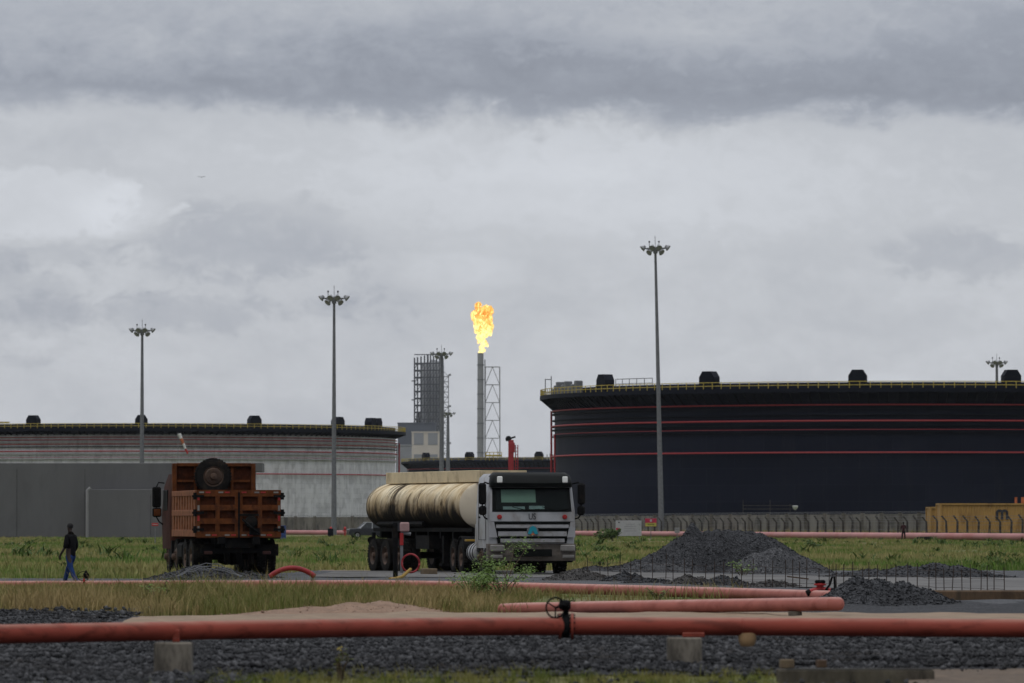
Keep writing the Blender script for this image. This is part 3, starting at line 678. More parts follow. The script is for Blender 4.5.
zt = PZ(433, 900); MB().tube([(0, 0, 0), (0, 0, zt)], .05, 6).build('pole', M['steel'], ws)
a, b = Vector((.15, 0, zt - .1)), Vector((1.55, 0, zt - 3.3))
for k in range(4): MB().tube([a.lerp(b, k / 4 + .002), a.lerp(b, (k + 1) / 4)], [.28 - .035 * k, .245 - .035 * k], 10).build('sock_band', M['white'] if k < 1 else (M['orange'] if k % 2 else M['white']) if k < 3 else M['red'], ws, True)

# ------------------------------------------------------------------ walls, fence, far pipe
D = 690.0
gw = empty('grey_wall', (PX(130, D), D, 0)); tag(gw, 'plain grey rendered wall building left behind the dump truck', 'wall')
x0, x1 = PX(-60, D) - gw.location.x, PX(262, D) - gw.location.x; zt = PZ(463, D)
MB().box(((x0 + x1) / 2 - .5, 3, zt / 2), (x1 - x0 - 1.0, 6, zt), None, .06).build('wall', M['wall_grey'], gw)
MB().box((x1 - 2, 1.2, zt - .55), (4.2, 7, 1.1), None, .05).build('parapet', M['wall_grey'], gw)
xa = PX(90, D) - gw.location.x; MB().box(((xa + x1 - 1) / 2 , -1.2, PZ(489.5, D) / 2), (x1 - 1 - xa, 2.38, PZ(489.5, D)), None, .05).build('lower_wall', M['wall_grey'], gw)
mb = MB(); mb.tube([(xa - .1, -2.2, 0), (xa - .1, -2.2, PZ(490.5, D)), (xa + .25, -2.2, PZ(489, D) + .1)], .24, 10); mb.build('downpipe', M['wall_pale'], gw, True)
mb = MB()
for px in (17, 85, 152): mb.box((PX(px, D) - gw.location.x, -.015 if px < 90 else -2.405, 4.2 if px < 90 else 2.6), (.09, .03, 8.2 if px < 90 else 5.2))
mb.build('joint_strip', mat('joint_mastic', (.075, .075, .078), .9), gw)
def pipeline(s_at, px): return F / s_at(px)
def s_pipe(px): return 7.6 + (px - 577) * .00738 if px > 577 else 6.75 + (px - 280) * (7.6 - 6.75) / 297
def along(px, back): Y = F / s_pipe(px) + back; return Vector((PX(px, Y), Y, 0))
pts = [along(px, 0) + Vector((0, 0, .40)) for px in np.linspace(180, 1110, 60)]
fp = MB().tube(pts, .33, 14); fp = fp.build('pipeline', M['pipe_far'], None, True); tag(fp, 'long pale pink pipeline lying along the foot of the fence', 'pipeline')
# boundary wall
def wall_along(pxs, back, h, th):
    V, Fc = [], []
    for px in pxs:
        p = along(px, back); hh = h
        for dz in (-.1, hh):
            for dd in (0, th): V.append((p.x, p.y + dd, dz))
    for i in range(len(pxs) - 1):
        a, b = i * 4, i * 4 + 4
        Fc += [(a, b, b + 2, a + 2), (a + 1, a + 3, b + 3, b + 1), (a + 2, b + 2, b + 3, a + 3)]
    n = len(V); Fc += [(0, 2, 3, 1), (n - 4, n - 3, n - 1, n - 2)]
    return MB().add(V, Fc)
wb = tag(empty('boundary_wall', (0, 0, 0)), 'stained concrete block boundary wall behind the row of fence posts', 'wall')
wall_along(list(np.linspace(255, 1110, 40)), 85, 2.78, .3).build('wall', M['wall_block'], wb)
mb = MB()
for px in np.linspace(258, 1108, 46):
    p = along(px, 84.8); mb.box((p.x, p.y, 1.45), (.5, .5, 2.95))
mb.build('pier', M['wall_block'], wb)
wr = MB()
for z in (2.9, 3.05): wr.tube([along(px, 85) + Vector((0, 0, z)) for px in np.linspace(255, 1110, 60)], .03, 4)
wr.build('top_wire', M['steel_dark'], wb)
fe = empty('security_fence', (0, 0, 0)); tag(fe, 'row of concrete fence posts with cranked tops strung with wire', 'fence')
pm = None; s0 = along(577, 14); tot = 0; last = None; pp = []; 
fine = [along(px, 14) for px in np.linspace(575, 1060, 1200)]; acc = 0
pp.append(fine[0])
for a, b in zip(fine, fine[1:]):
    acc += (b - a).length
    if acc > 4.0: pp.append(b); acc = 0
for p in pp:
    if pm is None:
        mb = MB(); mb.loft([[(-.11, -.1, 0), (.11, -.1, 0), (.11, .1, 0), (-.11, .1, 0)], [(-.09, -.09, 1.85), (.09, -.09, 1.85), (.09, .09, 1.85), (-.09, .09, 1.85)], [(-.50, -.06, 2.35), (-.36, -.06, 2.42), (-.36, .06, 2.42), (-.50, .06, 2.35)]])
        o = mb.build('post', M['post'], fe); pm = o.data
    else: o = link('post', pm, None, fe)
    o.location = p; o.rotation_euler = (random.gauss(0, .02), random.gauss(0, .03), random.gauss(0, .08)); o.scale = (1, 1, random.uniform(.95, 1.04))
wr = MB()
for z, dx in ((.5, 0), (1.0, 0), (1.5, 0), (1.85, 0), (2.1, -.2), (2.35, -.42)): wr.tube([p + Vector((dx, 0, z + .03 * math.sin(p.y))) for p in pp], .018, 4)
wr.build('wire', M['steel_dark'], fe)
# containers
D = 590.0
def container(px0, px1, topy, D, label, depth=2.4, base=.75, logo=False):
    w = PX(px1, D) - PX(px0, D); x = PX((px0 + px1) / 2, D); z = PZ(topy, D)
    c = empty('shipping_container', (x, D, 0), R(6)); tag(c, label, 'container', 'ochre shipping containers behind the fence')
    n = max(6, int(w / .28)); poly = []
    for k in range(n * 2 + 1):
        xx = -w / 2 + .1 + (w - .2) * k / (2 * n); poly.append((xx, -depth / 2 + (.06 if (k // 1) % 2 else .0)))
    poly += [(w / 2 - .1, depth / 2), (-w / 2 + .1, depth / 2)]
    MB().prism(poly, base + .15, z - .12, lambda a, b, h: (a, b, h)).build('corrugated_side', M['yellow_box'], c)
    fr = MB()
    for sx in (-1, 1):
        for sy in (-1, 1): fr.box((sx * (w / 2 - .08), sy * (depth / 2 + .02), (base + z) / 2), (.18, .18, z - base))
    for zz in (base + .1, z - .07):
        for sy in (-1, 1): fr.box((0, sy * (depth / 2 + .02), zz), (w - .34, .16, .17))
        for sx in (-1, 1): fr.box((sx * (w / 2 - .08), 0, zz), (.16, depth - .16, .16))
    fr.box((0, 0, z - .1), (w - .2, depth - .1, .06)); fr.build('frame', M['yellow_box'], c)
    for sx in (-1, 1): MB().box((sx * w * .36, 0, base / 2), (.9, depth * .9, base)).build('skid', M['conc_dark'], c)
    if logo:
        xm = PX(1001.5, D - 1) - x - .12; mb = MB(); yy = -depth / 2 - .05; zb = PZ(519.5, D); hh = PZ(510, D) - zb
        tk = .26
        for k in (-1, 0, 1): mb.box((xm + k * .52, yy, zb + hh * .38), (tk, .04, hh * .76))
        for k in (-.5, .5):
            arc = []
            for q in range(9): a = math.pi * q / 8; arc.append((xm + k * .52 + (.26 + tk / 2) * math.cos(a) * 1.0, zb + hh * .70 + .36 * math.sin(a)))
            for q in range(8, -1, -1): a = math.pi * q / 8; arc.append((xm + k * .52 + (.26 - tk / 2) * math.cos(a), zb + hh * .70 + .12 * math.sin(a)))
            mb.prism(arc, yy - .025 - .003 * (k > 0), yy + .015, lambda a, b, h: (a, h, b))
        mb.build('logo_letter', M['ink'], c)
    return c
container(937, 1062, 503.5, 585, 'long ochre shipping container marked with a black letter m', logo=True)
container(927.5, 940, 507, 600, 'short end of a lower ochre container left of the long one')
for px, lb in ((1016, 'small orange drum standing on the long ochre container, left one'), (1023, 'larger orange drum standing on the long ochre container at frame edge')):
    D = 585; z = PZ(503.5, 585); mb = MB(); w = .13 if px < 1020 else .18
    mb.lathe([(.01, 0), (w, 0), (w, .25), (w + .03, .27), (w, .29), (w, .6), (w + .03, .62), (w, .64), (w, .55 * w / .26 + .2), (.01, .55 * w / .26 + .2)], (PX(px, D), D + .3, z), 'Z', 14)
    tag(mb.build('drum', M['orange'], None, True), lb, 'drum')
# thin scaffold rail with a white lamp at the foot of the dark tank
D = 790.0; sr = empty('scaffold_rail', (PX(770, D), D, 0)); tag(sr, 'thin scaffold rail with a small white lamp at the foot of the dark tank', 'scaffold')
mb = MB()
for q, h_ in ((743, 500), (770, 500), (790, 504)): mb.bar((PX(q, D) - sr.location.x, 0, 0), (PX(q, D) - sr.location.x, 0, PZ(h_, D)), .09)
for h_ in (505.5, 509): mb.bar((PX(743, D) - sr.location.x, 0, PZ(h_, D)), (PX(794, D) - sr.location.x, 0, PZ(h_, D)), .09)
mb.build('rail', M['post'], sr)
MB().lathe([(.05, 0), (.3, .2), (.42, .55), (.3, .6), (.01, .55)], (PX(795, D) - sr.location.x, -.1, PZ(510, D)), 'Z', 12).build('lamp', M['white'], sr, True)
# signs
def sign(name, x0, x1, y0, y1, D, label, m, rows, posts=True):
    c = empty(name, (PX((x0 + x1) / 2, D), D, 0)); tag(c, label, 'sign'); w = PX(x1, D) - PX(x0, D); za, zb = PZ(y1, D), PZ(y0, D)
    MB().box((0, 0, (za + zb) / 2), (w, .05, zb - za), None, .01).build('board', m, c)
    for (a0, a1, b0, b1, mm) in rows: MB().box((w * ((a0 + a1) / 2 - .5), -.029, zb - (zb - za) * (b0 + b1) / 2), (w * (a1 - a0), .008, (zb - za) * (b1 - b0))).build('print', mm, c)
    if posts:
        for sx in ((-.42, .42) if w > 1.3 else (0,)): MB().bar((sx * w, .06, -.05), (sx * w, .06, zb - .05), .07).build('post', M['steel_dark'], c)
    return c
sign('notice_board', 615.5, 641.5, 520.5, 536, 560, 'large pale grey notice board on posts right of the tanker cab', M['sign_grey'],
     [(.10, .16, .08, .16, M['ink']), (.02, .17, .47, .66, M['sign_red']), (.40, .72, .22, .26, M['steel']), (.32, .8, .36, .40, M['steel']), (.32, .76, .50, .54, M['steel']), (.32, .82, .66, .70, M['steel']), (.88, .97, .1, .85, M['rail_w'])])
sign('warning_sign', 645, 656.5, 518.5, 526.5, 575, 'red over yellow warning sign on a post beside the pale board', M['sign_red'], [(.02, .98, .55, .98, M['sign_yel']), (.42, .6, .12, .4, M['sign_grey']), (.2, .8, .68, .76, M['ink'])])
sign('small_sign', 674.5, 679.5, 527.5, 533, 600, 'little pale sign plate low beside the gravel heap', M['wall_pale'], [(.2, .8, .3, .4, M['steel_dark'])])
sign('red_marker_sign', 152, 158.5, 523, 526, 420, 'small red marker sign on a post behind the dump truck', M['red'], [(.1, .9, .4, .6, M['sign_grey'])])
# drums, hydrants by the far pipe
def drum(px, D, h, m, label):
    mb = MB(); r_ = .3 * h / .9; mb.lathe([(.01, 0), (r_, 0), (r_, h * .33), (r_ * 1.06, h * .35), (r_, h * .37), (r_, h * .65), (r_ * 1.06, h * .67), (r_, h * .69), (r_, h), (.01, h)], (PX(px, D), D, G(PX(px, D), D)), 'Z', 16)
    tag(mb.build('drum', m, None, True), label, 'drum')
drum(281.3, 560, 1.45, M['blue'], 'blue drum standing just right of the dump truck tailgate')
drum(330.6, 700, 1.05, M['navy_trim'], 'dark drum at the foot of the mast left of the parked car')
def hydrant(px, D, label):
    c = empty('hydrant', (PX(px, D), D, G(PX(px, D), D))); tag(c, label, 'hydrant')
    MB().lathe([(.01, 0), (.2, 0), (.2, .06), (.11, .08), (.11, .95), (.17, .98), (.17, 1.1), (.1, 1.25), (.01, 1.3)], (0, 0, 0), 'Z', 12).build('body', M['red'], c, True)
    MB().tube([(-.26, 0, .8), (.26, 0, .8)], .08, 8).build('outlet', M['red'], c, True)
hydrant(345, 690, 'red hydrant post standing left of the dark parked car')
hydrant(331, 740, 'red hydrant post close to the foot of the mast')

# dark car
def suv(px, D, rz):
    c = empty('parked_car', (PX(px, D), D, G(PX(px, D), D)), rz); tag(c, 'dark four wheel drive car with a silver roof parked behind the tanker', 'car')
    def sec(y, zb, zt, hw, ht, zm): return [(-hw, y, zb), (hw, y, zb), (hw, y, zm), (ht, y, zt), (-ht, y, zt), (-hw, y, zm)]
    b = MB().loft([sec(-2.35, .5, .95, .80, .78, .8), sec(-2.25, .38, 1.05, .9, .86, .9), (sec(-1.2, .34, 1.12, .93, .9, .95)), sec(-1.1, .34, 1.12, .93, .9, .98), sec(2.15, .36, 1.1, .92, .9, .98), sec(2.3, .45, 1.05, .88, .86, .9)]); b.build('body', M['car'], c, True)
    g = MB().loft([[(-.88, -1.15, 1.1), (.88, -1.15, 1.1), (.72, -.45, 1.72), (-.72, -.45, 1.72)], [(-.9, 2.2, 1.1), (.9, 2.2, 1.1), (.74, 2.0, 1.74), (-.74, 2.0, 1.74)]]); g.build('window_band', M['glass'], c)
    r_ = MB().box((0, .78, 1.77), (1.5, 2.55, .09), None, .03); r_.build('roof', M['car_roof'], c)
    pl = MB()
    for s in (-1, 1):
        for y0, y1 in ((-1.15, -.45), (.2, .25), (1.35, 1.4), (2.18, 2.02)): pl.bar((s * .9, y0, 1.1), (s * .745, y1, 1.75), .09)
    pl.build('pillar', M['car_roof'], c)
    for s in (-1, 1):
        for y in (-1.45, 1.4):
            w = MB().lathe([(.2, -.12), (.36, -.12), (.39, -.06), (.39, .06), (.36, .12), (.2, .12)], (0, 0, 0), 'X', 20).build('wheel', M['tyre'], c, True, (s * .82, y, .39)); MB().lathe([(.01, s * .1), (.2, s * .11), (.23, s * .08)], (0, 0, 0), 'X', 14).build('rim', M['steel'], w, True)
    for s in (-1, 1): MB().box((s * .7, -2.33, .85), (.34, .06, .16), None, .02).build('headlight', M['lens'], c)
suv(369, 625, R(-78))
# old tyre lying in the field
ty = MB().lathe([(.3, -.14), (.5, -.16), (.56, -.1), (.56, .1), (.5, .16), (.3, .14), (.3, -.14)], (PX(924.5, 520), 520, .3), 'Z', 28)
ty = ty.build('old_tyre', M['tyre'], None, True); ty.scale = (1.3, 1.3, 1.0); ty.location = (-PX(924.5, 520) * .3, -520 * .3, -.02); tag(ty, 'black worn tyre lying flat in the grass near the far pipeline', 'tyre')

# ------------------------------------------------------------------ wheels for the trucks
WH = {}
def tread(r, w, dual):
    def one(x0):
        mb.lathe([(r * .58, x0 - w / 2 + .01), (r * .82, x0 - w / 2), (r * .96, x0 - w / 2 + .025), (r, x0 - w / 2 + .06), (r, x0 - .02), (r * .97, x0 - .015), (r * .97, x0 + .015), (r, x0 + .02), (r, x0 + w / 2 - .06), (r * .96, x0 + w / 2 - .025), (r * .82, x0 + w / 2), (r * .58, x0 + w / 2 - .01)], (0, 0, 0), 'X', 36)
        for k in range(36):
            a = 2 * math.pi * k / 36; rot = Matrix.Rotation(a, 3, 'X')
            for s in (-1, 1): mb.box(Vector((x0 + s * w * .3, 0, 0)) + rot @ Vector((0, 0, r + .004)), (w * .3, .055, .03), rot)
    mb = MB()
    if dual: one(-w * .54); one(w * .54)
    else: one(0)
    return mb
def wheel(parent, loc, side, dual, r=.52, w=.28, name='wheel'):
    k = (dual, r, w)
    if k not in WH:
        o = tread(r, w, dual).build(name, M['tyre'], parent, True)
        e = w * (1.0 if dual else .45); dish = -.10 if dual else .02
        rm = MB(); rm.lathe([(r * .5, -e + .02), (r * .6, -e * .95), (r * .60, e * .95), (r * .56, e), (r * .5, e - .02), (r * .42, e + dish), (r * .2, e + dish), (r * .17, e + dish + .1), (.01, e + dish + .12)], (0, 0, 0), 'X', 24); rm.lathe([(r * .5, -e + .02), (.01, -e + .06)], (0, 0, 0), 'X', 24)
        for q in range(10): a = 2 * math.pi * q / 10; rm.tube([(e + dish, r * .31 * math.cos(a), r * .31 * math.sin(a)), (e + dish + .04, r * .31 * math.cos(a), r * .31 * math.sin(a))], .018, 6)
        ro = rm.build('rim', M['rim'], o, True); WH[k] = (o.data, ro.data)
    else:
        o = link(name, WH[k][0], None, parent); ro = link('rim', WH[k][1], None, o)
    o.location = loc
    if side < 0: o.rotation_euler = (random.random() * 3, 0, math.pi)
    else: o.rotation_euler = (random.random() * 3, 0, 0)
    return o

# ------------------------------------------------------------------ dump truck (local: +y forward, rear gate at y = 0)
Yd = 164.0; dx_, dy_ = PX(238.5, Yd), Yd
dt = empty('dump_truck', (dx_, dy_, G(dx_, dy_) + .03), R(10.6)); tag(dt, 'rusty orange dump truck seen from behind with a spare tyre on top', 'truck')
zb, zt, hw, L = 1.13, 2.45, 1.24, 5.45
fl = MB(); fl.box((0, L / 2 + .05, zb + .06), (2 * hw - .1, L - .15, .12)); fl.build('bed_floor', M['rustdark'], dt)
for s in (-1, 1):
    sp = MB(); sp.box((s * (hw - .1), L / 2, (zb + zt) / 2), (.05, L - .12, zt - zb)); sp.build('side_panel', M['rustdark'], dt)
    rb_ = MB()
    for z, hh in ((zt - .07, .16), ((zb + zt) / 2 + .02, .17), (zb + .09, .20)): rb_.box((s * (hw - .035), L / 2, z), (.10, L - .1, hh), None, .012)
    for k in range(9): rb_.box((s * (hw - .04), .3 + (L - .6) * k / 8, (zb + zt) / 2), (.09, .26, zt - zb - .3), None, .01)
    rb_.build('side_ribs', M['rustrib'], dt)
# tailgate: two leaves, each three rows of two sunk pockets
for s in (-1, 1):
    cx0, cx1 = (s * .012, s * (hw - .02)) if s > 0 else (s * (hw - .02), s * .012); w = cx1 - cx0; lf = MB()
    xs_ = [cx0, cx0 + .10, cx0 + w / 2 - .06, cx0 + w / 2 + .06, cx1 - .10, cx1]; zs_ = [zb - .03, zb + .14, zb + .36, zb + .52, zb + .75, zb + .91, zb + 1.15, zt + .02]
    for i in range(7):
        for j in range(5):
            if i % 2 == 1 and j in (1, 3): continue
            lf.box(((xs_[j] + xs_[j + 1]) / 2, -.045, (zs_[i] + zs_[i + 1]) / 2), (xs_[j + 1] - xs_[j] + .0, .09, zs_[i + 1] - zs_[i]))
    g = lf.build('tailgate_leaf', M['rustred'], dt)
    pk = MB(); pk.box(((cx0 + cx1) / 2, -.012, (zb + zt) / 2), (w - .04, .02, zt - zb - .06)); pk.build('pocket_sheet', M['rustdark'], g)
    xe = s * (hw - .07)
    for k, z in enumerate(np.arange(zb + .22, zt - .1, .30)): MB().box((xe, -.094, z), (.06, .008, .15)).build('reflector', M['lamp_r'] if k % 2 else M['lens'], g)
    for k in range(6):
        for z in (zt - .05, zb + .04):
            q = (k + int(z * 10) + (s > 0)) % 3
            if q < 2: MB().box((cx0 + .14 + (w - .28) * k / 5, -.094, z), (.14, .008, .045)).build('reflector', M['lamp_r'] if q else M['lens'], g)
    hg = MB()
    for z in (zb + .2, zb + .68, zt - .16):
        hg.tube([(s * (hw + .03), -.06, z - .1), (s * (hw + .03), -.06, z + .1)], .05, 8); hg.box((s * (hw - .1), -.10, z), (.26, .03, .07)); hg.tube([(s * (hw + .02), -.06, z), (s * (hw + .1), -.03, z)], .035, 6)
    hg.build('hinge', M['black'], dt)
lt_ = MB(); lt_.bar((0, -.12, zb - .05), (0, -.12, zt - .05), .05); lt_.lathe([(.01, -.2), (.15, -.19), (.19, -.12), (.19, -.095), (.01, -.094)], (.36, 0, zb + .42), 'Y', 16)
lt_.box((.3, -.13, zb + .62), (.55, .05, .06)); lt_.tube([(.1, -.14, zb + .5), (.36, -.24, zb + .25), (.6, -.14, zb + .08)], .035, 6); lt_.box((.45, -.13, zb + .14), (.3, .06, .2)); lt_.build('latch', M['black'], dt)
# headboard
hb = MB(); hz = 3.26; hb.box((0, L - .02, (zb + hz) / 2), (2 * hw - .14, .06, hz - zb)); hb.build('headboard', M['rustdark'], dt)
fr = MB()
for s in (-1, 1): fr.box((s * (hw - .06), L - .06, (zb + hz) / 2), (.13, .2, hz - zb + .06), None, .012)
fr.box((0, L - .06, hz - .01), (2 * hw - .26, .18, .1), None, .012)
for x in (-.55, .0, .55): fr.box((x, L - .07, (zt + hz) / 2 - .05), (.08, .05, hz - zt))
fr.box((0, L - .07, zt + .32), (2 * hw - .3, .045, .07)); fr.build('headboard_frame', M['rustred'], dt)
sw = empty('spare_tyre', (0, 0, 0)); sw.parent = dt
bpy.data.objects.remove(sw)
spw = wheel(dt, (-.06, L - .33, 2.90), 1, False, .53, .32, 'spare_wheel'); spw.rotation_euler = (0, 0, -math.pi / 2)
# cab seen past the box
def ring_rr(z, y0, y1, hw, r=.14, n=4):
    pts = []
    for (cx, cy, a0) in ((hw - r, y1 - r, 0), (-hw + r, y1 - r, 90), (-hw + r, y0 + r, 180), (hw - r, y0 + r, 270)):
        for k in range(n + 1): a = R(a0 + 90 * k / n); pts.append((cx + r * math.cos(a), cy + r * math.sin(a), z))
    return pts
cb_ = MB().loft([ring_rr(.75, 5.85, 7.95, 1.22), ring_rr(1.75, 5.85, 7.98, 1.25), ring_rr(2.6, 5.85, 7.8, 1.2), ring_rr(2.98, 5.9, 7.55, 1.1, .2)]); cb_.build('cab', M['cab_brown'], dt, True)
for s in (-1, 1):
    MB().box((s * 1.235, 7.0, 2.2), (.03, .95, .62), None, .01).build('side_window', M['visor'], dt)
    mr = MB().box((s * 1.44, 7.55, 2.30), (.26, .12, .62), None, .04); mr.box((s * 1.43, 7.55, 1.84), (.27, .12, .28), None, .04); mo = mr.build('mirror', M['black'], dt)
    MB().box((s * 1.43, 7.485, 1.84), (.2, .01, .2)).build('mirror_glass', M['rustred'] if s < 0 else M['lens'], mo)
    MB().tube([(s * 1.2, 7.6, 2.72), (s * 1.38, 7.58, 2.74), (s * 1.44, 7.58, 2.6), (s * 1.44, 7.58, 1.70), (s * 1.35, 7.6, 1.55), (s * 1.2, 7.6, 1.45)], .022, 6).build('mirror_arm', M['black'], mo)
mb = MB(); mb.box((0, 7.7, 2.2), (2.2, .5, .6)); mb.build('windscreen', M['glass'], dt)
# chassis
ch = MB()
for s in (-1, 1): ch.box((s * .42, 3.9, .92), (.12, 7.6, .26)); ch.box((s * .5, .9, 1.02), (.2, 2.2, .2))
for y in (.1, 1.9, 3.3, 4.9): ch.box((0, y, .92), (.74, .14, .22))
ch.box((0, .25, .72), (2.1, .12, .14)); ch.box((0, .3, .98), (1.3, .3, .26))
for x in (-.3, .05, .4): ch.tube([(x, .3, .7), (x + .05, .5, .35)], .09, 8)
ch.lathe([(.01, -.28), (.2, -.22), (.27, 0), (.2, .22), (.01, .28)], (0, 1.3, .55), 'X', 14); ch.lathe([(.01, -.28), (.2, -.22), (.27, 0), (.2, .22), (.01, .28)], (0, 2.65, .55), 'X', 14)
for y in (1.3, 2.65, 6.9, 5.1): ch.tube([(-1, y, .54), (1, y, .54)], .09, 8)
for s in (-1, 1):
    for k in range(5): ch.box((s * .5, 1.98, .62 + .045 * k), (.1, 1.5 - .2 * k, .04))
    ch.box((s * .95, 4.0, .7), (.5, 1.2, .5), None, .08); ch.box((s * 1.1, 6.05, .75), (.22, .6, .5))
ch.build('chassis', M['black'], dt)
for s in (-1, 1):
    for y in (1.3, 2.65): wheel(dt, (s * .93, y, .52), s, True)
    for y in (6.9, 5.1): wheel(dt, (s * 1.03, y, .52), s, False)
    MB().box((s * .93, .52, .74), (.62, .02, .34)).build('mudflap', M['tyre'], dt)
    MB().box((s * .85, .17, .66), (.24, .06, .09), None, .02).build('tail_light', M['lamp_dull'], dt)
MB().box((.98, 1.9, 1.08), (.66, 2.6, .04)).build('mudguard', M['black'], dt)

# ------------------------------------------------------------------ tanker truck (local: +y forward, cab front at y = 0)
Yt = 167.0; tx = PX(532.0, Yt); tk = empty('tanker_truck', (tx, Yt, G(tx, Yt) + .03), R(180 + 11)); tk.scale = (1.05, 1, .985); tag(tk, 'tanker truck with silver cab and oil stained cream tank', 'tanker truck')
cbm = MB().loft([ring_rr(.80, -2.05, -.02, 1.22, .12), ring_rr(1.60, -2.05, 0, 1.245, .12), ring_rr(1.90, -2.05, -.02, 1.245, .12), ring_rr(2.62, -2.05, -.20, 1.20, .14), ring_rr(2.9, -2.05, -.30, 1.16, .16), ring_rr(3.02, -2.0, -.42, 1.05, .2)]); cab = cbm.build('cab', M['cab'], tk, True)
def fy(z): return np.interp(z, [.8, 1.6, 1.9, 2.62, 2.9], [-.02, 0, -.02, -.2, -.3])
def panel(x0, x1, z0, z1, th=.02, off=.004, n=1, taper=0.0):
    mb = MB(); V = []
    for z, k in ((z0, 0), (z1, 1)):
        for o in (off, off + th):
            V += [(x0 + (taper if k else 0), fy(z) + o, z), (x1 - (taper if k else 0), fy(z) + o, z)]
    return mb.add(V, [(0, 1, 3, 2), (4, 6, 7, 5), (0, 4, 5, 1), (2, 3, 7, 6), (0, 2, 6, 4), (1, 5, 7, 3)])
panel(-1.13, 1.13, 1.885, 2.60, .015, .004, taper=.03).build('windscreen_surround', M['visor'], tk)
# windscreen: tinted glass over a pale added rear view panel and papers lying on the dash
def glassm():
    m = bpy.data.materials.new('tinted_windscreen'); m.use_nodes = True; nt = m.node_tree; b = nt.nodes['Principled BSDF']; out = nt.nodes['Material Output']
    b.inputs['Base Color'].default_value = (.02, .024, .026, 1); b.inputs['Roughness'].default_value = .06
    tr = nd(nt, 'ShaderNodeBsdfTransparent'); tr.inputs[0].default_value = (.82, .88, .86, 1); mx = nd(nt, 'ShaderNodeMixShader'); mx.inputs[0].default_value = .13
    lk(nt, tr.outputs[0], mx.inputs[1]); lk(nt, b.outputs[0], mx.inputs[2]); lk(nt, mx.outputs[0], out.inputs[0]); return m
M['screen'] = glassm()
ws_ = panel(-1.04, 1.04, 1.93, 2.57, .006, .06, taper=.03).build('windscreen', M['screen'], tk)
MB().add([(x, float(fy(z)) + .032, z) for x, z in ((.80, 2.22), (-.16 + .0, 2.22), (-.16, 2.57), (.82, 2.57))], [(0, 1, 2, 3)]); 
pn = MB()
def scr(mb, x0, x1, z0, z1, o=.03):
    V = [(x0, fy(z0) + o, z0), (x1, fy(z0) + o, z0), (x1, fy(z1) + o, z1), (x0, fy(z1) + o, z1)]; V += [(a, b - .008, c) for a, b, c in V]
    return mb.add(V, [(0, 1, 2, 3), (7, 6, 5, 4), (0, 4, 5, 1), (1, 5, 6, 2), (2, 6, 7, 3), (3, 7, 4, 0)])
scr(MB(), -.12, .86, 2.16, 2.545).build('rear_view_panel', M['rear_view'], ws_)  # added panel imitating the pale view through the rear window
scr(MB(), .20, .82, 1.95, 2.04).build('paper', M['paper'], ws_); scr(MB(), -.36, .08, 1.96, 2.06).build('paper', M['paper'], ws_)
scr(MB(), -1.0, -.76, 1.98, 2.5).build('side_reflection_strip', M['paper'], ws_) if False else None
wp = MB()
for x in (-.7, .15): wp.bar((x, .075, 1.92), (x + .42, .05, 2.03), .022); wp.bar((x + .1, .07, 1.93), (x - .35, .07, 1.96), .02)
wp.build('wiper', M['black'], tk)
vz = MB(); ring = lambda z, y, hw: ring_rr(z, -.75, y, hw, .2)
vz.loft([ring(2.615, .05, 1.17), ring(2.74, .08, 1.17), ring(2.95, -.06, 1.13), ring(3.06, -.26, 1.02)]); vz.build('sun_visor', M['visor'], tk, True)
for s in (-1, 1): MB().box((s * .93, .066, 2.84), (.15, .06, .19), None, .02).build('marker_lamp', M['lamp_w'], tk)
panel(-1.2, 1.2, 1.60, 1.87, .02, .004).build('front_panel', M['cab'], tk)
for s in (-1, 1): MB().lathe([(.01, .04), (.06, .035), (.07, .02), (.07, 0)], (s * .93, .024, 1.73), 'Y', 16).build('red_lamp', M['lamp_r'], tk, True)
# grille
gr = MB().add(panel(-.98, .98, .95, 1.585, .03, .004, taper=-.12).v, [(0, 1, 3, 2), (4, 6, 7, 5), (0, 4, 5, 1), (2, 3, 7, 6), (0, 2, 6, 4), (1, 5, 7, 3)]).build('grille', M['visor'], tk)
for z0, z1, w in ((1.385, 1.50, 1.035), (1.14, 1.30, .975), (.955, 1.085, .91)):
    sl = MB(); sl.loft([[(x, y, z) for y, z in ((.035, z0), (.10, z0 + .02), (.085, z1 - .01), (.035, z1))] for x in (-w, -w + .08, w - .08, w)]); sl.build('grille_slat', M['slat'], gr)
for s in (-1, 1):
    cp = MB().prism([(s * 1.225, 1.12), (s * .99, 1.12), (s * 1.09, 1.585), (s * 1.225, 1.585)], .006, .05, lambda a, b, h: (a, h, b)); cp.build('corner_panel', M['cab'], tk)
em = MB().lathe([(.01, .03), (.15, .028), (.165, .01), (.165, 0)], (0, .095, 1.31), 'Y', 24).build('emblem', M['steel_dark'], tk, True)
ae = MB()
def arcpoly(r0, r1, a0, a1, n=10): return [(r1 * math.cos(R(a0 + (a1 - a0) * k / n)), r1 * math.sin(R(a0 + (a1 - a0) * k / n))) for k in range(n + 1)] + [(r0 * math.cos(R(a0 + (a1 - a0) * k / n)), r0 * math.sin(R(a0 + (a1 - a0) * k / n))) for k in range(n, -1, -1)]
ae.prism([(-.15, -.09), (-.05, -.09), (0.0, .02), (.05, -.09), (.15, -.09), (.085, .10), (.0, .16), (-.085, .10)], .128, .14, lambda a, b, h: (a, h, 1.31 + b)); ae.build('emblem_mark', M['teal'], em)
MB().prism([(-.06, -.12), (.06, -.12), (.03, -.07), (-.03, -.07)], .127, .137, lambda a, b, h: (a, h, 1.31 + b)).build('emblem_mark', M['orange'], em)
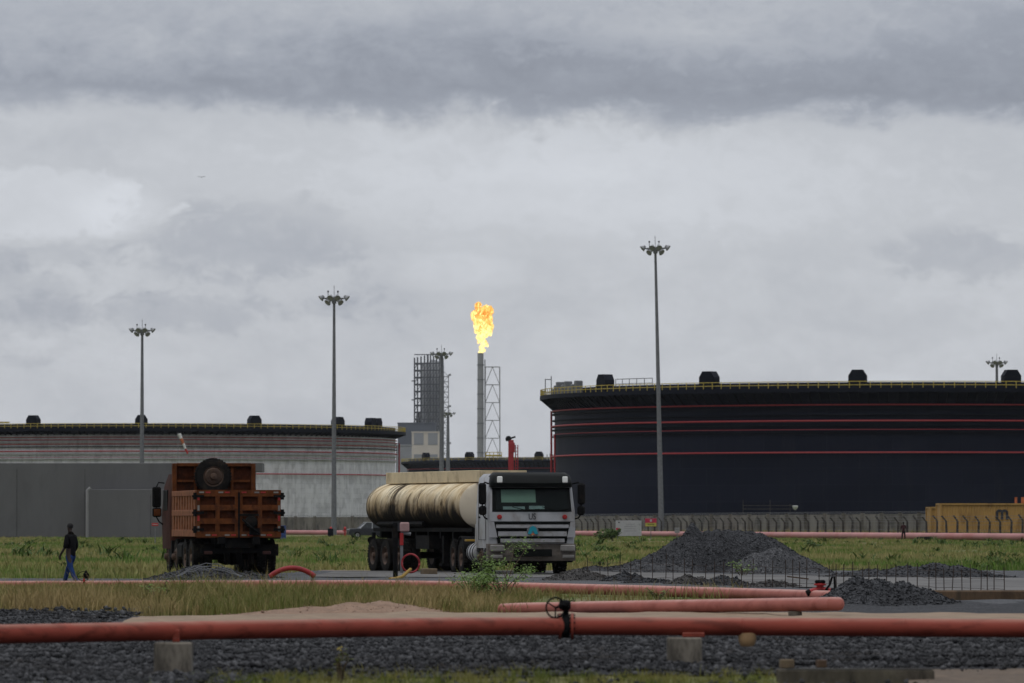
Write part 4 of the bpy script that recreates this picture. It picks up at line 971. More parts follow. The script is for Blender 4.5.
# letters US painted above the grille (seen from the front, so local x runs right to left)
def letters(txt, size, name, m, parent, loc, rot):
    cu = bpy.data.curves.new('letters', 'FONT'); cu.body = txt; cu.size = size; cu.extrude = .004; cu.align_x = 'CENTER'; cu.align_y = 'CENTER'
    o = bpy.data.objects.new('letters', cu); col.objects.link(o); dg = bpy.context.evaluated_depsgraph_get(); me = bpy.data.meshes.new_from_object(o.evaluated_get(dg)); bpy.data.objects.remove(o)
    me.name = name; me.materials.clear(); q = link(name, me, m, parent); q.location = loc; q.rotation_euler = rot; return q
le = letters('US', .26, 'painted_letters', M['ink'], tk, (0, .034, 1.735), (R(90), 0, R(180))); le.scale = (.72, 1, 1)
# bumper
bp = MB(); bp.loft([[(x, y + (0 if abs(x) < 1.0 else -.10), z) for y, z in ((-.25, .42), (.06, .42), (.10, .6), (.09, .93), (-.25, .93))] for x in (-1.245, -1.0, 1.0, 1.245)]); bp.build('bumper', M['cab_dirty'], tk)
MB().box((0, .10, .66), (1.1, .03, .22), None, .01).build('bumper_intake', M['visor'], tk)
for s in (-1, 1):
    hl = MB().box((s * 1.0, .08, .80), (.42, .08, .2), None, .03); hl.build('headlight', M['lens'], tk); MB().box((s * 1.02, .09, .55), (.34, .05, .10), None, .02).build('fog_lamp', M['lens'], tk)
    fe_ = MB(); fe_.lathe([(.60, -.16), (.68, -.16), (.68, .16), (.60, .16)], (s * 1.07, -1.38, .55), 'X', 14, 10, 170); fo = fe_.build('fender', M['cab'], tk, True)
    MB().box((s * 1.16, -.55, .58), (.14, .55, .42), None, .03).build('step', M['black'], tk)
    MB().box((s * 1.242, -.95, 2.2), (.03, .95, .56), None, .02).build('side_window', M['glass'], tk)
    dl = MB(); dl.bar((s * 1.25, -.4, 1.05), (s * 1.25, -.4, 2.5), .012); dl.bar((s * 1.25, -.4, 1.05), (s * 1.25, -1.5, 1.05), .012); dl.bar((s * 1.25, -1.5, 1.05), (s * 1.25, -1.5, 2.5), .012); dl.box((s * 1.26, -1.35, 1.72), (.03, .18, .05)); dl.build('door_trim', M['black'], tk)
    mr = MB().box((s * 1.41, -.02, 2.42), (.21, .16, .64), None, .05); mr.box((s * 1.40, -.02, 1.92), (.21, .16, .28), None, .05); mo = mr.build('mirror', M['black'], tk)
    MB().tube([(s * 1.2, -.25, 2.72), (s * 1.33, -.05, 2.76), (s * 1.41, -.02, 2.66), (s * 1.41, -.02, 1.82), (s * 1.33, -.05, 1.7), (s * 1.22, -.2, 1.66)], .024, 6).build('mirror_arm', M['black'], mo)
fd = MB().box((1.14, -2.02, 1.2), (.2, .32, .7), None, .06); fd.build('air_duct', M['cab'], tk)
# tractor chassis and trailer
ch = MB()
for s in (-1, 1): ch.box((s * .42, -3.5, .88), (.1, 6.6, .28))
for y in (-1.4, -4.6, -5.95): ch.tube([(-1, y, .53), (1, y, .53)], .1, 8); ch.box((0, y, .75), (.9, .2, .3))
ch.box((0, -.75, .55), (1.7, 1.1, .4)); ch.box((0, -2.3, 1.0), (1.3, .3, .6)); ch.box((0, -5.2, 1.06), (.9, 1.0, .1))
ch.build('chassis', M['black'], tk); ch = MB()
for s in (-1, 1): ch.box((s * .5, -9.3, 1.18), (.14, 10.2, .30)); ch.box((s * .75, -9.5, 1.34), (.5, 9.8, .12))
for y in (-11.2, -12.5, -13.8): ch.tube([(-1, y, .53), (1, y, .53)], .1, 8)
for y in np.arange(-13.8, -6.5, 1.2): ch.box((0, y, 1.18), (1.9, .12, .22))
ch.box((0, -14.25, .85), (2.2, .12, .22)); ch.box((0, -14.2, 1.1), (.3, .2, .5))
for s in (-1, 1):
    ch.box((s * .85, -7.6, .7), (.16, .16, .9)); ch.box((s * .85, -7.6, .26), (.3, .3, .08)); ch.box((s * .9, -8.9, .95), (.5, 1.3, .42)); ch.box((s * .6, -12.5, .95), (.12, 3.6, .16))
ch.build('trailer_frame', M['black'], tk)
for s in (-1, 1):
    wheel(tk, (s * 1.05, -1.4, .52), s, False)
    for y in (-4.6, -5.95): wheel(tk, (s * .93, y, .52), s, True)
    for y in (-11.2, -12.5, -13.8): wheel(tk, (s * .93, y, .52), s, True)
    ft = MB().lathe([(.01, -.62), (.27, -.62), (.31, -.58), (.31, .58), (.27, .62), (.01, .62)], (s * .93, -2.95, .66), 'Y', 20); fo = ft.build('fuel_tank', M['cab'], tk, True)
    st_ = MB()
    for y in (-3.35, -2.95, -2.55): st_.lathe([(.312, -.03), (.325, -.03), (.325, .03), (.312, .03)], (s * .93, y, .66), 'Y', 20)
    st_.build('tank_strap', M['black'], fo)
    mg = MB().lathe([(.60, -.3), (.63, -.3), (.63, .3), (.60, .3)], (s * .93, -4.6, .52), 'X', 12, 20, 160); mg.build('mudguard', M['black'], tk, True)
MB().box((1.0, -3.9, 1.02), (.4, .3, .06), None, .01).build('yellow_block', M['rope'], tk)
# barrel
y0, y1, zc, a_, b_ = -5.1, -14.5, 2.07, 1.22, .80
def ell(y, k=1.0, n=64): return [(a_ * k * math.copysign(abs(math.cos(2 * math.pi * i / n)) ** .86, math.cos(2 * math.pi * i / n)), y, zc + b_ * k * math.copysign(abs(math.sin(2 * math.pi * i / n)) ** .86, math.sin(2 * math.pi * i / n))) for i in range(n)]
bl = MB(); rings = [ell(y0 + .10, .55), ell(y0 + .05, .90), ell(y0 - .02, .99)]
for y in np.linspace(y0 - .06, y1 + .06, 40): rings.append(ell(y, 1.0 + .0012 * vnoise(y * 1.7, 0, 5)))
rings += [ell(y1 + .02, .985), ell(y1 - .08, .88), ell(y1 - .14, .5)]
bl.loft(rings); bar_ = bl.build('barrel', M['barrel'], tk, True)
for y in (-6.9, -9.4, -11.9): MB().loft([ell(y - .04, 1.004), ell(y - .03, 1.010), ell(y + .03, 1.010), ell(y + .04, 1.004)], False).build('band', M['barrel'], bar_, True)
cw = MB(); 
for s in (-1, 1): cw.box((s * .70, -9.4, 2.985), (.05, 9.2, .36), None, .01)
for y in (-4.83, -13.97): cw.box((0, y, 2.985), (1.34, .05, .36))
cw.box((0, -9.4, 2.86), (1.34, 9.0, .04)); cw.build('catwalk_box', M['catwalk'], tk)
for k, y in enumerate((-5.6, -6.9, -8.2, -10.4, -12.4)): MB().lathe([(.01, .0), (.27, 0), (.27, .14), (.22, .17), (.01, .18)], (0, y, 2.89), 'Z', 18).build('manhole_lid', M['steel_dark'], tk, True)
hs = MB(); 
for s in (-1, 1): hs.tube([(s * 1.06, -9.0 - .0, 1.52), (s * 1.06, -13.6, 1.52)], .09, 8)
hs.build('hose_tube', M['black'], tk, True)
for s in (-1, 1): MB().box((s * .8, -14.32, .86), (.36, .05, .13), None, .02).build('tail_light', M['lamp_r'], tk)
mb = MB(); mb.box((1.05, -14.2, 1.0), (.1, .1, .5)); mb.lathe([(.01, 0), (.12, .02), (.12, .05), (.01, .06)], (1.15, -14.15, 1.0), 'Y', 12); mb.build('marker_bracket', M['black'], tk)
SW = Matrix.Translation((0, -5.2, 0)) @ Matrix.Rotation(R(7.6), 4, 'Z') @ Matrix.Translation((0, 5.2, 0))
for o in kids(tk):
    nm = o.name.split('.')[0]
    if nm in ('trailer_frame', 'barrel', 'catwalk_box', 'manhole_lid', 'hose_tube', 'tail_light', 'marker_bracket') or (nm == 'wheel' and o.location.y < -10): o.matrix_basis = SW @ o.matrix_basis
# wooden chock block
D = 166.0; mb = MB().box((PX(429, D), D, G(PX(431, D), D) + .13), (.42, .35, .19), Matrix.Rotation(.3, 3, 'Z'), .02); tag(mb.build('chock_block', M['wood'], None), 'pale wooden block lying on the ground beneath the tanker', 'block')

# ------------------------------------------------------------------ gravel heaps
ICO = None
def ico():
    global ICO
    if ICO is None:
        bm = _bm.new(); _bm.ops.create_icosphere(bm, subdivisions=1, radius=1); ICO = (np.array([v.co[:] for v in bm.verts]), np.array([[v.index for v in f.verts] for f in bm.faces])); bm.free()
    return ICO
def stones(P, size, seed, flat=.75):
    """angular stones at points P with radii size"""
    v, f = ico(); n = len(P); r_ = np.random.default_rng(seed)
    rad = size[:, None, None] * np.array([1, 1, flat])[None, None] * r_.uniform(.7, 1.3, (n, 1, 3))
    vv = v[None] * (1 + r_.normal(0, .22, (n, len(v), 1))) * rad
    a = r_.uniform(0, 6.283, n); c, s = np.cos(a), np.sin(a); b = r_.normal(0, .5, n); cb2, sb = np.cos(b), np.sin(b)
    y2 = vv[..., 1] * cb2[:, None] - vv[..., 2] * sb[:, None]; z2 = vv[..., 1] * sb[:, None] + vv[..., 2] * cb2[:, None]
    x2 = vv[..., 0] * c[:, None] - y2 * s[:, None]; y3 = vv[..., 0] * s[:, None] + y2 * c[:, None]
    V = np.stack([x2, y3, z2], -1) + P[:, None, :]
    Fa = f[None] + (np.arange(n) * len(v))[:, None, None]
    return V.reshape(-1, 3), Fa.reshape(-1, 3)
def heap(label, peaks, m, res=.07, rough=.10, stone=.05, dens=18, seed=1, cat='gravel heap', name='gravel_heap', group=None, rnd=.008):
    cx = np.mean([p[0] for p in peaks]); cy = np.mean([p[1] for p in peaks])
    x0 = min(p[0] - p[3] for p in peaks) - .3; x1 = max(p[0] + p[3] for p in peaks) + .3
    y0 = min(p[1] - p[4] for p in peaks) - .3; y1 = max(p[1] + p[4] for p in peaks) + .3
    nx, ny = int((x1 - x0) / res) + 2, int((y1 - y0) / res / 1.5) + 2
    X, Y = np.meshgrid(np.linspace(x0, x1, nx), np.linspace(y0, y1, ny))
    def hf(X, Y):
        wx = X + .14 * fbm(X * 1.1, Y * 1.1, seed, 3); wy = Y + .14 * fbm(X * 1.1, Y * 1.1, seed + 30, 3); Z = np.full(np.shape(X), -.3)
        for (px, py, h, rx, ry) in peaks:
            d = np.sqrt(((wx - px) / rx) ** 2 + ((wy - py) / ry) ** 2); k = 1.06 * h * (1 - np.sqrt(d * d + rnd)); Z = np.maximum(Z, k)
        return Z + .32 * rough * fbm(X * 2.5, Y * 2.5, seed + 7, 4) * np.clip((Z + .1) * 3, 0, 1) + .025 * fbm(X * 9, Y * 9, seed + 11, 2)
    Z = hf(X, Y); g = gz(X, Y); V = np.stack([X - cx, Y - cy, Z + g + .02], -1).reshape(-1, 3); ii = np.arange(nx * ny).reshape(ny, nx)
    q = np.stack([ii[:-1, :-1], ii[:-1, 1:], ii[1:, 1:], ii[1:, :-1]], -1).reshape(-1, 4); zf = Z.ravel()[q].max(1); q = q[zf > -.06]
    used = np.unique(q); rem = -np.ones(len(V), int); rem[used] = np.arange(len(used)); V = V[used]; q = rem[q]
    tri = np.concatenate([q[:, [0, 1, 2]], q[:, [0, 2, 3]]])
    r_ = np.random.default_rng(seed); n = int(2.6 * dens * (x1 - x0) * (y1 - y0)); sx, sy = r_.uniform(x0, x1, n), r_.uniform(y0, y1, n); sz = hf(sx, sy); k = sz > -.05
    P = np.stack([sx - cx, sy - cy, sz + gz(sx, sy) + .03], -1)[k]; SV, SF = stones(P, stone * .62 * r_.lognormal(-.3, .45, len(P)), seed)
    V2 = np.concatenate([V, SV]); F2 = np.concatenate([tri, SF + len(V)])
    o = npmesh(name, V2, F2, m); o.location = (cx, cy, 0); tag(o, label, cat, group); return o
def hx(px, D): return PX(px, D)
D = 178.0
heap('big dark gravel heap with a sharp peak right of the tanker', [(hx(693, D), D + .6, 1.72, 1.0, 1.7)] + [(hx(q, D), D + .7, h_, 1.75, 2.0) for q, h_ in ((686, 1.30), (698, 1.42), (708, 1.44), (718, 1.46), (728, 1.47), (738, 1.47), (748, 1.45), (758, 1.38), (768, 1.24))] + [(hx(672, D), D, .78, 1.1, 1.5), (hx(656, D), D - .3, .70, 1.2, 1.4), (hx(640, D), D - .4, .46, 1.2, 1.2), (hx(618, D), D - .4, .24, 1.1, 1.0), (hx(596, D), D - .4, .22, .9, .9)], M['gravel'], .055, .10, .03, 60, 3, rnd=.02)
D = 175.5
heap('lighter grey gravel spill at the right foot of the big heap', [(hx(775, D), D, .85, 1.45, 1.5), (hx(800, D), D, .60, 1.2, 1.3), (hx(757, D), D, .66, 1.1, 1.2)], M['gravel_light'], .06, .06, .03, 50, 5)
D = 172.5
heap('low grey gravel spill at the left foot of the big heap', [(hx(645, D + 3), D + 3, .36, 1.0, 1.0), (hx(628, D + 3), D + 3, .2, .8, .9), (hx(668, D + 3), D + 3, .34, 1.2, 1.0)], M['gravel_light'], .06, .05, .03, 40, 6)
D = 150.0
small = [(578, 150, .32, .8, 'brown rubble mound just right of the leafy bush'), (624, 147, .27, .5, 'small steep dark pile next to the brown rubble mound'), (648, 144, .13, .5, 'lowest flat dark pile between two small piles before the rebar mesh'), (690, 141, .25, .5, 'small dark pile left of the rounded pile by the rebar mesh'), (720, 139, .27, .6, 'rounded dark pile at mid length of the rebar mesh'), (768, 135, .17, .75, 'low brownish pile with a board near the valve')]
for k, (px, D, h, r_, lb) in enumerate(small):
    heap(lb, [(hx(px, D), D, h, r_, 1.0), (hx(px + 12, D), D + .2, h * .75, r_ * .8, .9), (hx(px - 10, D), D - .1, h * .6, r_ * .8, .8)], M['gravel_brown'] if k in (0, 5, 3) else M['gravel'], .05, .10, .035, 70, 20 + k, group='small gravel piles by the rebar mesh')
D = 106.0
heap('dark gravel heap in front of the rebar mesh at right', [(hx(858, D), D, .56, .85, 1.3), (hx(878, D), D + .3, .5, .9, 1.3), (hx(900, D), D, .46, .85, 1.2), (hx(922, D), D, .32, .8, 1.1), (hx(843, D), D - .2, .34, .7, 1.0)], M['gravel'], .05, .09, .026, 130, 31)
D = 160.0
heap('long low gravel ridge beyond the slab at far right', [(hx(870, D), D, .26, 1.6, 1.2), (hx(905, D), D, .36, 1.5, 1.2), (hx(935, D), D, .44, 1.4, 1.2), (hx(955, D), D, .36, 1.3, 1.1), (hx(980, D), D, .14, 1.0, 1.0)], M['gravel'], .06, .08, .035, 40, 33)
D = 156.0
heap('grey gravel heap behind the dump truck wheels', [(hx(196, D), D, .40, 1.1, 1.2), (hx(222, D), D, .34, 1.0, 1.2), (hx(175, D), D, .22, .9, 1.0), (hx(250, D), D, .20, 1.0, 1.0)], M['gravel'], .05, .10, .035, 60, 35)
D = 92.5
heap('brown sand mound lying behind the near red pipe', [(hx(352, D), D, .235, 1.3, 1.2), (hx(376, D), D + .2, .26, 1.2, 1.3), (hx(400, D), D, .20, 1.2, 1.2), (hx(318, D), D, .17, 1.3, 1.2), (hx(285, D), D - .5, .11, 1.2, 1.0)], mat('brown_sand', (.24, .155, .105), .95, var=.2, vscale=6, bump=.4, bscale=30), .06, .05, .012, 30, 37, 'sand mound', 'sand_mound')
cbx = MB()
for k in range(3): cbx.tube([(PX(178 + q * 6, 155) , 154.2 - .2 * k, .10 + .36 * math.sin(math.pi * q / 11) * (1 - .2 * k) + .02 * math.sin(q * 3 + k)) for q in range(12)], .012, 5)
tag(cbx.build('loose_cable', M['steel_dark'], None, True), 'thin grey cable looped over the gravel behind the dump truck', 'cable')
# loose stones on the gravel bank near the pipe
def gravel_z(x, y): return gz(x, y) + .012 + np.where((y > 58.5) | (x < -3), .06 * (.5 + fbm(x * 1.3, y * .8, 7, 4)), .02)
r_ = np.random.default_rng(3); n = 230000
yy = 52.5 + 56 * r_.random(n) ** 1.9; xx = r_.uniform(-1, 1, n) * (yy * .092 + 3.5)
k = (yy < 59.6 + 1.0 * fbm(xx * .8, xx * 0, 2, 3)) & (r_.random(n) < np.where(yy < 58.3, .97, .6)) & (xx > -2.9 + .5 * fbm(yy * 1.5, yy * 0, 6, 3)); xx, yy = xx[~k], yy[~k]
ok = ~((xx > 4.2) & (yy < 60.2) & (r_.random(len(xx)) < .88)) & ~((yy > 80) & (yy < 94) & (xx > -6.0)) & ~((yy > 91.5) & (xx > -5.8)) & ~((yy > 97.5) & (xx < -4)); xx, yy = xx[ok], yy[ok]
P = np.stack([xx, yy, gravel_z(xx, yy) + .008], -1); SV, SF = stones(P, .0115 * r_.lognormal(-.05, .72, len(P)).clip(.3, 3.6), 4, .85)
mst = bpy.data.materials.new('crushed_stone'); mst.use_nodes = True; nt, b = bsdf(mst)
ge = nd(nt, 'ShaderNodeNewGeometry'); tc = nd(nt, 'ShaderNodeTexCoord').outputs['Object']
c = mixc(nt, mth(nt, 'POWER', ge.outputs['Random Per Island'], 3.0), (.008, .0083, .0098), (.088, .088, .092)); c = mixc(nt, smooth(nt, noise(nt, tc, .7, 5, .6), .55, .75, 0, .45), c, (.06, .05, .04))
lk(nt, c, b.inputs['Base Color']); b.inputs['Roughness'].default_value = .8; b.inputs['Specular IOR Level'].default_value = .3
M['stone'] = mst
tag(npmesh('loose_gravel', SV, SF, mst), 'dark crushed stone bank under the near red pipe', 'gravel', kind='stuff')

# ------------------------------------------------------------------ near pipes
def hp(px, s): return PX(px, F / s), F / s
def pz(py, s): return EYE - (py - HOR) / s
A = []
for px, py, s in ((-420, 638, 101.5), (0, 634, 98.5), (240, 629.5, 96), (440, 626.6, 94.2), (567, 626, 93), (760, 626.5, 92.8), (1024, 628.2, 93.5), (1500, 632, 96)): x, y = hp(px, s); A.append(Vector((x, y, pz(py, s))))
pa = empty('fire_main', tuple(A[4])); tag(pa, 'nearest red pipe on concrete blocks running right across the picture', 'pipe'); o4 = A[4]
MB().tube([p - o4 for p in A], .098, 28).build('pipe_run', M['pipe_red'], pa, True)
wl = MB()
for px in (60, 310, 450, 742, 905):
    s = np.interp(px, [0, 240, 440, 567, 760, 1024], [98.5, 96, 94.2, 93, 92.8, 93.5]); py = np.interp(px, [0, 240, 440, 567, 760, 1024], [634, 629.5, 626.6, 626, 626.5, 628.2]); x, y = hp(px, s); p = Vector((x, y, pz(py, s))) - o4
    wl.lathe([(.097, -.012), (.1015, 0), (.097, .012)], p, 'X', 28)
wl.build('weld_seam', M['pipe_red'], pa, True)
# butterfly valve between two flanges
vx = 0.0
for dx in (-.075, .055): 
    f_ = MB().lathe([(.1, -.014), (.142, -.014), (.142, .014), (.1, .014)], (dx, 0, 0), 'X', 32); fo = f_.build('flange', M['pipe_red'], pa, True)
    bt = MB()
    for k in range(12): a = 2 * math.pi * k / 12 + .2; q = .122; bt.tube([(dx - .03, q * math.cos(a), q * math.sin(a)), (dx + .03, q * math.cos(a), q * math.sin(a))], .011, 6)
    bt.build('bolt', M['black'], fo)
vb = MB().lathe([(.098, -.045), (.128, -.04), (.128, .03), (.098, .035)], (-.008, 0, 0), 'X', 28); vb.tube([(-.01, 0, .12), (-.01, 0, .21)], .03, 10); vb.box((-.02, -.03, .225), (.12, .14, .11), None, .02); vb.tube([(-.02, -.1, .225), (-.07, -.13, .225)], .022, 8); vb.lathe([(.01, -.06), (.05, -.05), (.05, .05), (.01, .06)], (-.03, -.07, .23), 'X', 12); vv = vb.build('valve_body', M['black'], pa, True)
hwm = MB(); ctr = Vector((-.125, -.12, .20)); rotw = Matrix.Rotation(R(22), 3, 'Z') @ Matrix.Rotation(R(90), 3, 'X')
hwm.tube([ctr + rotw @ Vector((.108 * math.cos(2 * math.pi * k / 28), .108 * math.sin(2 * math.pi * k / 28), 0)) for k in range(28)], .010, 8, closed=True)
for k in range(3): a = 2 * math.pi * k / 3 + .5; hwm.tube([ctr, ctr + rotw @ Vector((.108 * math.cos(a), .108 * math.sin(a), 0))], .008, 6)
hwm.tube([ctr, Vector((-.03, -.05, .225))], .014, 8); hwm.build('hand_wheel', M['black'], pa, True)
for px in (177, 693): 
    s = np.interp(px, [0, 240, 567, 760], [98.5, 96, 93, 92.8]); py = np.interp(px, [0, 240, 567, 760], [634, 629.5, 626, 626.5]); x, y = hp(px, s); p = Vector((x, y, pz(py, s))) - o4
    sd_ = MB().box(p + Vector((0, -.0, -.088)), (.07 if px < 300 else .24, .24, .05), None, .008)
    if px < 300: sd_.box(p + Vector((0, -.1, -.05)), (.075, .035, .13), None, .006)
    sd_.build('saddle', M['pipe_red'], pa)
x, y = hp(747, 92.8); p = Vector((x, y, pz(635, 92.8))) - o4
MB().lathe([(.01, -.125), (.06, -.12), (.085, -.09), (.098, -.04), (.102, .02), (.06, .03)], p, 'Z', 20).build('drain_stub', mat('tan_cap', (.38, .24, .12), .7, var=.15), pa, True)
for px, w, lb in ((174, .385, 'stained concrete pipe block at lower left under the near red pipe'), (684, .37, 'concrete pipe block near the centre under the near red pipe')):
    s = np.interp(px, [0, 240, 567, 760], [98.5, 96, 93, 92.8]); py = np.interp(px, [0, 240, 567, 760], [634, 629.5, 626, 626.5]); x, y = hp(px, s); zt = pz(py, s) - .115; g = G(x, y) - .12
    c = empty('pipe_support', (x, y, g)); tag(c, lb, 'pipe support', 'concrete blocks carrying the near pipe')
    MB().box((0, 0, (zt - g) / 2), (w, .4, zt - g), None, .015).build('block', M['conc'], c)
# second pipe, behind the valve
Bp = []
for px, py, s in ((503, 609.5, 61), (520, 609.0, 61.2), (640, 606.8, 63), (740, 605.2, 64.5), (832, 603.8, 66.2), (838, 603.8, 66.2)): x, y = hp(px, s); Bp.append(Vector((x, y, pz(py, s))))
e0, e1 = Bp[0], Bp[-1]; r0 = .104
pts = [e0 + Vector((-.085, 0, -.0)), e0 + Vector((-.06, 0, 0)), e0 + Vector((-.02, 0, 0))] + Bp[1:] + [e1 + Vector((.04, 0, 0)), e1 + Vector((.075, 0, 0)), e1 + Vector((.09, 0, 0))]
rs = [.035, .075, .098] + [r0] * 5 + [.095, .065, .02]
pb = empty('capped_pipe', tuple(e0)); tag(pb, 'short red pipe with rounded capped ends just behind the near pipe', 'pipe')
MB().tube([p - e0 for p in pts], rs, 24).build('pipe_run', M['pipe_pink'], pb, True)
for t_ in (.12, .5, .88):
    p = e0.lerp(e1, t_); g = G(p.x, p.y); MB().box(Vector((p.x, p.y, (g + p.z - .1) / 2 - .02)) - e0, (.2, .2, max(.04, p.z - .1 - g + .04))).build('prop', M['conc'], pb)
# third pipe, along the yard, receding left
Cp = []
for px, py, s in ((-400, 587.4, 44.0), (0, 585.8, 44.6), (240, 585.2, 44.8), (380, 585.0, 45), (480, 586.5, 45.6), (640, 590.5, 48), (740, 593.5, 50), (832, 596.5, 52.5)): x, y = hp(px, s); Cp.append(Vector((x, y, pz(py, s))))
pc = empty('yard_pipe', tuple(Cp[0])); tag(pc, 'faded red pipe along the yard edge with grass under it', 'pipe')
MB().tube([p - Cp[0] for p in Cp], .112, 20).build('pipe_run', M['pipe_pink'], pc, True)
wl = MB()
for k in range(14): t_ = 1 + k * .38; i = min(int(t_), 6); p = Cp[i].lerp(Cp[i + 1], t_ - i) - Cp[0]; wl.lathe([(.111, -.015), (.118, 0), (.111, .015)], p, 'X', 20)
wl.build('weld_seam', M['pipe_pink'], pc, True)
# end valve of the yard pipe: red body with black caps and a lever
s = 52.0; x, y = hp(824, s); z = pz(595, s); ev = empty('valve', (x, y, z)); tag(ev, 'red and black hydrant valve on the end of the yard pipe', 'valve')
mb = MB(); mb.lathe([(.07, -.05), (.07, .06), (.12, .07), (.12, .1), (.06, .11)], (-.08, 0, .12), 'Z', 14); mb.tube([(-.08, 0, .12), (-.28, -.05, .06)], .055, 10); mb.tube([(-.08, 0, .12), (.12, -.05, .08)], .055, 10); mb.build('body', M['red'], ev, True)
mb = MB(); mb.box((-.08, 0, .255), (.2, .16, .07), None, .02); mb.tube([(-.27, -.05, .065), (-.34, -.06, .03)], .06, 10); mb.tube([(.12, -.05, .08), (.2, -.06, .06)], .06, 10); mb.tube([(.02, -.1, .1), (.1, -.1, .2), (.14, -.1, .34), (.19, -.1, .36), (.2, -.1, .1)], .022, 8); mb.tube([(-.27, -.05, .065), (.12, -.05, .10), (.02, -.1, .1)], .03, 8); mb.tube([(-.08, 0, .1), (-.08, 0, .26)], .04, 8); mb.build('cap', M['black'], ev, True)
# left valve with wheel by the walking man
s = 45.0; x, y = hp(84.5, s); z = pz(583, s); lv_ = empty('gate_valve', (x, y, z + .03)); lv_.scale = (.68, .68, .68); tag(lv_, 'small black gate valve with hand wheel by the walking man', 'valve')
MB().lathe([(.13, -.02), (.16, -.02), (.16, .02), (.13, .02)], (0, 0, -.02), 'X', 18).build('clamp', M['black'], lv_, True)
mb = MB(); mb.lathe([(.05, 0), (.09, .05), (.09, .16), (.05, .2), (.03, .26), (.01, .27)], (.06, 0, .1), 'Z', 12); mb.box((.06, -.03, .22), (.17, .15, .13), None, .03); mb.build('bonnet', M['black'], lv_, True)
mb = MB(); mb.tube([(-.02 + .19 * math.cos(2 * math.pi * k / 24), -.08, .18 + .15 * math.sin(2 * math.pi * k / 24)) for k in range(24)], .012, 6, closed=True); mb.tube([(-.2, -.08, .18), (.17, -.08, .18)], .01, 6); mb.tube([(-.02, -.08, .18), (.06, -.0, .2)], .015, 6); mb.build('hand_wheel', M['black'], lv_, True)
MB().tube([(-.0, -.13, -.02), (-.0, -.13, .1)], .03, 8).build('red_stub', M['red'], lv_, True)
# red hose arched over the pipe
s = 44.0; pts = []
for k in range(15): t_ = k / 14; x, y = hp(270 + 45 * t_, s); py = 580.5 - 12.6 * math.sin(math.pi * (.06 + .88 * t_)) ** .7; pts.append((x, y, pz(py, s)))
tag(MB().tube(pts, .058, 12).build('fire_hose', M['red_hose'], None, True), 'red hose arching over the yard pipe between the two trucks', 'hose')
# hydrant post with box, reel and yellow strap
s = 36.5; x, y = hp(395.5, s); hp_ = empty('hose_post', (x, y, G(x, y))); tag(hp_, 'dark post with a pinkish box in front of the tanker wheels', 'post')
MB().box((0, 0, .75), (.13, .13, 1.62), None, .02).build('post', M['black'], hp_)
bx = MB().box((.25, -.02, 1.43), (.26, .16, .26), None, .03).build('box', mat('pale_pink_box', (.40, .25, .24), .7), hp_); MB().box((.1, -.02, 1.43), (.08, .1, .22)).build('hinge', M['ink'], bx)
MB().box((.17, -.02, 1.1), (.10, .09, .34), None, .01).build('red_plate', M['red'], hp_); MB().tube([(.15, 0, 1.27), (.42, -.02, 1.24)], .045, 8).build('nozzle', M['steel_dark'], hp_, True); MB().box((.17, .0, .55), (.08, .08, .75)).build('stay', M['steel_dark'], hp_)
tag(MB().tube([(x + .42 + .24 * math.cos(2 * math.pi * k / 28), y - .12 + .03 * math.cos(k), G(x, y) + .44 + .25 * math.sin(2 * math.pi * k / 28)) for k in range(28)], .027, 8, closed=True).build('hose_coil', M['red_hose'], None, True), 'red hose coiled in a ring hanging on the dark post', 'hose')
tag(MB().tube([(x + .42, y - .2, G(x, y) + .28), (x + .2, y - .6, G(x, y) + .08), (x + .02, y - 1.2, G(x, y) + .03), (x - .1, y - 2.5, G(x, y) + .03)], .045, 8).build('yellow_hose', M['rope'], None, True), 'short yellow hose slanting down from the red hose ring', 'hose')
# rebar mesh along the slab
rm = empty('rebar_mesh', (0, 0, 0)); tag(rm, 'rusty upright rebar mesh standing along the near edge of the slab', 'rebar mesh')
px = 588.0; bars = []
while px < 1016:
    s = 38 + (px - 590) * (48.5 - 38) / 420; x, y = hp(px, s); g = G(x, y); h = random.uniform(.5, .72) * (1.15 if random.random() < .2 else 1); top = Vector((x + random.gauss(0, .015), y, g + h))
    MB().tube([(x, y, g - .05), tuple(top)], .010, 6).build('upright_bar', M['rust_bar'], rm); bars.append((x, y, g)); px += random.uniform(6.5, 13.5)
for zz in (.16, .36, .50): MB().tube([(x, y - .012, g + zz + random.gauss(0, .012)) for x, y, g in bars], .005, 5).build('cross_wire', M['rust_bar'], rm)
# kerb at right, concrete channel at lower right, timber
D = 113.5; x0, x1 = PX(926, D), PX(1040, D); kb = MB().box(((x0 + x1) / 2, D, .08), (x1 - x0, .5, .24), None, .03); tag(kb.build('concrete_kerb', M['conc_rust'], None), 'low rust stained concrete kerb at the right edge', 'kerb')
D = 57.0; x0, x1 = PX(777, D), PX(932, D); g = G((x0 + x1) / 2, D); cc = empty('concrete_channel', ((x0 + x1) / 2, D, g)); tag(cc, 'mossy concrete channel block at the lower right corner', 'concrete block'); w = x1 - x0; zt = PZ(669, D) - g
mb = MB()
for sy in (-.22, .22): mb.box((0, sy, zt / 2 - .1), (w, .11, zt + .2), None, .012)
mb.box((0, 0, -.08), (w, .325, .1)); mb.box((-w / 2 + .2, -.0, zt / 2 - .05), (.05, .32, zt)); mb.build('channel', M['conc_dark'], cc)
MB().box((0.03, -.22, zt + .009), (w - .1, .1, .012)).build('pale_edge', M['slab'], cc)
D = 57.0; tag(MB().box((PX(785.5, D), D - .2, g + zt + .06), (.14, .1, .09), Matrix.Rotation(.1, 3, 'Z'), .01).build('timber_block', M['wood'], None), 'small pale timber block sitting on the concrete channel', 'timber')
